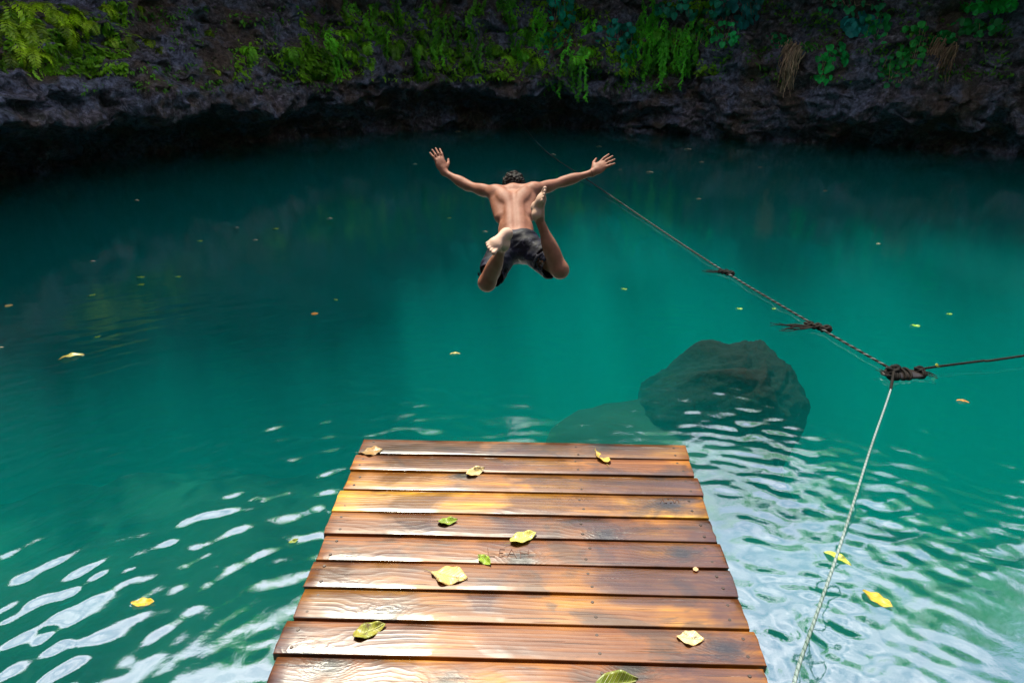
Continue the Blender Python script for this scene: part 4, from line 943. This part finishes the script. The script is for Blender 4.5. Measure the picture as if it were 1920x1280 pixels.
pts = np.array(list(J.values())); lo, hi = pts.min(0) - 0.33, pts.max(0) + 0.33
def foot(S, heel, toe, ankle, shin, width=0.046):
    """heel and toe give the sole's long axis; the shin direction gives its plane"""
    d = unit(toe - heel); n = unit(shin - d * (shin @ d)); s_ = np.cross(d, n); ln = np.linalg.norm(toe - heel)
    ax = np.stack([d, s_, n])
    S.cone(ankle, heel - n * 0.035 + d * 0.035, 0.036, 0.033, 0.03)
    S.ell(heel - n * 0.030 + d * 0.032, ax, (0.040, 0.033, 0.034), 0.025)
    S.cone(heel + d * 0.03 - n * 0.030, heel + d * (ln - 0.085) - n * 0.024, 0.029, 0.024, 0.03)
    S.cone(ankle + d * 0.02, heel + d * (ln - 0.09) - n * 0.03, 0.034, 0.022, 0.035)
    S.ell(heel + d * (ln - 0.078) - n * 0.019, ax, (0.045, width, 0.021), 0.03)
    S.cone(heel + d * 0.05 - n * 0.025 + s_ * 0.016, heel + d * (ln - 0.09) - n * 0.02 + s_ * 0.022, 0.02, 0.02, 0.03)
    for i, (o, l, r) in enumerate(((-0.034, 0.004, 0.0155), (-0.011, 0.002, 0.0115), (0.009, -0.006, 0.011), (0.027, -0.016, 0.0105), (0.042, -0.03, 0.010))):
        a = heel + d * (ln - 0.06 + l * 0.6) + s_ * o - n * 0.018; b = heel + d * (ln - 0.016 + l) + s_ * o * 1.08 - n * 0.014
        S.cone(a, b, r * 0.85, r, 0.004)
    return ax
def hand(S, wr, d, side, nrm, thumb=1.0):
    """wr wrist, d along the fingers, side towards the thumb, nrm palm normal"""
    d = unit(d); side = unit(side - d * (side @ d)); nrm = np.cross(d, side) * (1 if np.cross(d, side) @ nrm > 0 else -1); ax = np.stack([d, side, nrm])
    K = 1.24
    S.ell(wr + d * 0.055 * K, ax, (0.056 * K, 0.043 * K, 0.018 * K), 0.02); S.cone(wr, wr + d * 0.03, 0.027, 0.026, 0.025)
    for o, l, an in ((0.031, 0.080, 0.16), (0.011, 0.090, 0.05), (-0.010, 0.084, -0.06), (-0.030, 0.066, -0.19)):
        a = wr + (d * 0.088 + side * o * 0.95) * K; dd = unit(d + side * an + nrm * 0.08); l *= K; m = a + dd * l * 0.5; e = m + unit(dd + nrm * 0.25) * l * 0.55
        S.cone(a, m, 0.0118, 0.0105, 0.006); S.cone(m, e, 0.0105, 0.0085, 0.005)
    a = wr + (d * 0.030 + side * 0.026) * K; b = a + unit(d * 0.65 + side * 0.85 + nrm * 0.25) * 0.045 * K; e = b + unit(d * 0.95 + side * 0.45 + nrm * 0.2) * 0.034 * K
    S.cone(a, b, 0.018, 0.014, 0.015); S.cone(b, e, 0.0135, 0.010, 0.005)
def man_body():
    S = SDF(lo, hi, 0.0056)
    j = J
    # trunk
    S.ell(j['chest'] + Bk * -0.02, AX, (0.158, 0.105, 0.190), 0.05); S.ell(j['waist'] - Tx * 0.01 - Bk * 0.01, AX, (0.137, 0.088, 0.170), 0.06)
    S.ell(j['pel'], AX, (0.150, 0.105, 0.120), 0.05)
    for sg in (-1, 1):
        S.ell(j['pel'] + Rt * sg * 0.068 + Bk * 0.055 - Tx * 0.045, AX, (0.078, 0.075, 0.085), 0.04)
        sc_ = j['chest'] + Rt * sg * 0.082 + Bk * 0.070 + Tx * 0.070; t_ = unit(Tx + Rt * sg * 0.25); r_ = unit(np.cross(Bk, t_)); S.ell(sc_, np.stack([r_, Bk, t_]), (0.050, 0.026, 0.085), 0.030)
        S.ell(j['chest'] + Rt * sg * 0.036 + Bk * 0.066 - Tx * 0.14, AX, (0.030, 0.016, 0.15), 0.045)               # back muscles beside the spine
        S.cone(j['chest'] + Rt * sg * 0.115 - Tx * 0.10, j['chest'] + Rt * sg * 0.135 + Tx * 0.09, 0.045, 0.060, 0.04)  # lats
        sh = j['shL'] if sg < 0 else j['shR']
        S.cone(j['c7'] + Tx * 0.01 + Rt * sg * 0.02, sh + Tx * 0.012, 0.046, 0.046, 0.045)                           # trapezius to shoulder
        S.ell(sh, AX, (0.058, 0.055, 0.060), 0.04)
    S.cone(j['chest'] + Bk * 0.112 + Tx * 0.17, j['pel'] + Bk * 0.116 + Tx * 0.09, 0.012, 0.012, 0.03, 's')       # spine furrow
    # neck and head
    hd = unit(j['head'] - j['c7']); S.cone(j['c7'] - Tx * 0.01 - Bk * 0.02, j['head'], 0.060, 0.054, 0.04)
    fw = unit(-Bk * 0.75 + np.array([0, 0.5, -0.35])); hu = unit(np.array([0, 0.75, 0.66]) - fw * (fw @ np.array([0, 0.75, 0.66]))); hr = np.cross(fw, hu); HA = np.stack([hr, fw, hu])
    S.ell(j['head'], HA, (0.072, 0.092, 0.098), 0.02); S.ell(j['head'] + fw * 0.035 - hu * 0.055, HA, (0.055, 0.058, 0.062), 0.03)
    S.cone(j['head'] + fw * 0.092 - hu * 0.005, j['head'] + fw * 0.106 - hu * 0.035, 0.010, 0.014, 0.012)            # nose
    S.cone(j['head'] + fw * 0.082 - hu * 0.068 - hr * 0.018, j['head'] + fw * 0.082 - hu * 0.068 + hr * 0.018, 0.009, 0.009, 0.008)   # lips
    for sg in (-1, 1):
        S.ell(j['head'] + hr * sg * 0.076 - hu * 0.02, HA, (0.009, 0.018, 0.030), 0.008); S.ell(j['head'] + fw * 0.088 + hr * sg * 0.032 + hu * 0.003, HA, (0.014, 0.012, 0.010), 0.01, 's')
    # arms
    for sd_ in 'LR':
        sh, el, wr = j['sh' + sd_], j['el' + sd_], j['wr' + sd_]; sg = -1 if sd_ == 'L' else 1
        S.cone(sh, el, 0.050, 0.037, 0.04); S.ell(sh + (el - sh) * 0.45 - Bk * 0.008, np.stack([unit(el - sh), unit(np.cross(unit(el - sh), Bk)), unit(np.cross(unit(el - sh), np.cross(unit(el - sh), Bk)))]), (0.085, 0.044, 0.046), 0.03)
        S.cone(el, wr, 0.037, 0.026, 0.03); S.ell(el + (wr - el) * 0.28, np.stack([unit(wr - el), unit(np.cross(unit(wr - el), Bk)), unit(np.cross(unit(wr - el), np.cross(unit(wr - el), Bk)))]), (0.08, 0.042, 0.040), 0.03)
    upv = D(960, 600, 5.7) - D(960, 640, 5.7); upv = unit(upv); fwd = np.array([0.0, 1, 0])
    hand(S, j['wrL'], upv * 1.0 - Rt * 0.38, Rt * 0.75 + fwd * 0.5, -Rt * 0.4 + fwd * 0.8)
    hand(S, j['wrR'], upv * 0.62 + Rt * 0.86, -Rt * 0.5 + upv * 0.7 + fwd * 0.4, fwd)
    # legs
    for sd_ in 'LR':
        hp, kn_, an = j['hip' + sd_], j['kn' + sd_], j['an' + sd_]
        S.cone(hp, kn_, 0.083, 0.055, 0.05); S.ell(kn_, np.eye(3), (0.056, 0.056, 0.056), 0.03)
        v = unit(an - kn_); inner = unit((hp - kn_) - v * ((hp - kn_) @ v))            # calf lies on the side towards the thigh
        S.cone(kn_, an, 0.050, 0.030, 0.04); S.ell(kn_ + (an - kn_) * 0.33 + inner * 0.012, np.stack([v, inner, np.cross(v, inner)]), (0.13, 0.056, 0.054), 0.04)
        S.cone(kn_ + v * 0.30 + inner * 0.022, an + inner * 0.026, 0.014, 0.011, 0.02)
    shinL, shinR = unit(j['anL'] - j['knL']), unit(j['anR'] - j['knR'])
    aL = foot(S, D(957, 428, 4.66), D(916, 468, 4.52), j['anL'], shinL)
    foot(S, D(995, 391, 4.86), D(1020, 357, 4.70), j['anR'], unit(shinR * 0.5 + unit(D(984, 374, 4.72) - D(1008, 380, 4.80)) * 0.9))
    return S.mesh('person'), HA
me, HA = man_body()
# colour attribute: soles paler than other skin, the rest of each foot partly paled
co = np.empty(len(me.vertices) * 3, np.float32); me.vertices.foreach_get('co', co); co = co.reshape(-1, 3)
no = np.empty(len(me.vertices) * 3, np.float32); me.vertices.foreach_get('normal', no); no = no.reshape(-1, 3)
pale = np.zeros(len(co), np.float32)
for hl, to, sh_ in ((D(957, 428, 4.66), D(916, 468, 4.52), unit(J['anL'] - J['knL'])), (D(995, 391, 4.86), D(1020, 357, 4.70), unit(D(984, 374, 4.72) - D(1008, 380, 4.80)))):
    d = unit(to - hl); n_ = unit(sh_ - d * (sh_ @ d)); t = (co - hl) @ d; r = np.linalg.norm(co - hl - t[:, None] * d, axis=1)
    pale = np.maximum(pale, ((t > -0.05) & (t < 0.33) & (r < 0.12)) * np.maximum(0.35 * (t > 0.02), smooth(-0.3, 0.35, no @ n_)))
at = me.attributes.new('pale', 'FLOAT', 'POINT'); at.data.foreach_set('value', pale.astype(np.float32))
def skin_material():
    s = NT('tanned_wet_skin'); pos = s.n('TexCoord').outputs['Object']; pa = s.n('Attribute', attribute_name='pale').outputs['Fac']
    n = s.noise(pos, 11, 5, 0.65); f = s.noise(pos, 70, 4, 0.65)
    c = s.mix(s.ramp(n, [(0.35, 0.0), (0.65, 1.0)]), (0.195, 0.074, 0.040), (0.285, 0.122, 0.076)); c = s.mix(pa, c, (0.50, 0.32, 0.235))
    s.principled(Base_Color=c, Roughness=0.60, Specular_IOR_Level=0.28, Subsurface_Weight=0.12, Subsurface_Radius=(0.02, 0.008, 0.004), Subsurface_Scale=0.5, Normal=s.bump(f, 0.3, 0.005)); return s.m
person = add('person', me, skin_material(), label='man in dark swim shorts leaping off the platform with arms flung wide', cat='person')
m_ = person.modifiers.new('smooth', 'SMOOTH'); m_.iterations = 2; m_.factor = 0.5

def man_shorts():
    S = SDF(J['pel'] - 0.5, J['pel'] + 0.45, 0.0065)
    S.ell(J['pel'] + Bk * 0.004, AX, (0.168, 0.124, 0.150), 0.05); S.ell(J['waist'] - Tx * 0.02, AX, (0.146, 0.100, 0.10), 0.04)
    for sg in (-1, 1): S.ell(J['pel'] + Rt * sg * 0.068 + Bk * 0.058 - Tx * 0.045, AX, (0.090, 0.084, 0.096), 0.04)
    hems = []
    for sd_ in 'LR':
        hp, kn_ = J['hip' + sd_], J['kn' + sd_]; v = unit(kn_ - hp); ln = np.linalg.norm(kn_ - hp)
        S.cone(hp, hp + v * (ln + 0.06), 0.108, 0.104, 0.05); hems.append((hp, v, ln))
    sl, P = S.box(S.lo, S.lo + S.h * S.n); q = P.reshape(-1, 3)
    near = np.abs(S.f.reshape(-1)) < 0.05
    w = np.zeros(len(q)); w[near] = 0.007 * fbm(q[near] * np.array([10, 10, 17.0]), 3, 600) + 0.010 * (ridged(q[near] @ np.stack([unit(Rt + Tx * .5), Bk, unit(Tx - Rt * .5)]).T * np.array([4, 5, 16.0]), 2, 610) - 0.3)
    f = S.f - w.reshape(S.f.shape).astype(np.float32)
    f = np.maximum(f, ((P - J['pel']) @ Tx - 0.045))                               # waistband
    for hp, v, ln in hems:
        other = np.linalg.norm(P - hp - np.clip(((P - hp) @ v), 0, ln + 0.1)[..., None] * v, axis=-1)
        t = (P - hp) @ v; mask = other < 0.14
        f = np.where(mask, np.maximum(f, t - ln * 0.80), f)
        inner = other - 0.096; f = np.where(mask & (t > ln * 0.5), np.maximum(f, -inner), f)     # hollow legs
    S.f = f.astype(np.float32); return S.mesh('shorts')
def shorts_material():
    s = NT('dark_wet_shorts'); pos = s.n('TexCoord').outputs['Object']
    n = s.noise(pos, 22, 4, 0.6, 1.2); m = s.noise(pos, 7, 4, 0.5)
    c = s.mix(s.ramp(m, [(0.42, 0.0), (0.60, 1.0)]), (0.005, 0.005, 0.009), (0.013, 0.014, 0.030)); c = s.mix(s.ramp(n, [(0.60, 0.0), (0.66, 0.6)]), c, (0.055, 0.055, 0.075))
    s.principled(Base_Color=c, Roughness=0.62, Specular_IOR_Level=0.18, Normal=s.bump(n, 0.15, 0.006)); return s.m
so = add('shorts', man_shorts(), shorts_material(), person); so['label'] = 'dark navy swim shorts, wet and creased'
m_ = so.modifiers.new('smooth', 'SMOOTH'); m_.iterations = 2; m_.factor = 0.5
def man_hair():
    c = J['head']; S = SDF(c - 0.16, c + 0.16, 0.0045); hr, fw, hu = HA
    S.ell(c - fw * 0.010 + hu * 0.012, HA, (0.083, 0.100, 0.104), 0.02)
    sl, P = S.box(S.lo, S.lo + S.h * S.n); q = P.reshape(-1, 3)
    w = 0.020 * (ridged(q * np.array([48, 48, 48.0]), 2, 700)).reshape(S.f.shape)
    f = S.f - w - 0.002
    f = np.maximum(f, -((P - c) @ hu + 0.055 - 0.0 * ((P - c) @ fw)) ); f = np.where(((P - c) @ fw) > 0.035, np.maximum(f, 0.03 - ((P - c) @ hu)), f)
    S.f = f.astype(np.float32); return S.mesh('hair')
def hair_material():
    s = NT('wet_dark_hair'); pos = s.n('TexCoord').outputs['Object']; n = s.noise(pos, 90, 3, 0.6, 1.5)
    s.principled(Base_Color=s.mix(s.ramp(n, [(0.5, 0.0), (0.68, 1.0)]), (0.008, 0.006, 0.005), (0.03, 0.022, 0.02)), Roughness=0.45, Specular_IOR_Level=0.22, Normal=s.bump(n, 1.0, 0.012)); return s.m
ho = add('hair', man_hair(), hair_material(), person); ho['label'] = 'short wet dark curly hair'
a = np.linspace(0, 2 * np.pi, 22); v = unit(J['elR'] - J['wrR']); s1 = unit(np.cross(v, Bk)); s2 = np.cross(v, s1)
br = (J['wrR'] + v * 0.012)[None] + 0.029 * (np.cos(a)[:, None] * s1 + np.sin(a)[:, None] * s2)
bo = add('bracelet', mesh_np('bracelet', *tube(br, 0.004, 6)), M['rope_dark'], person); bo['label'] = 'thin dark cord bracelet'
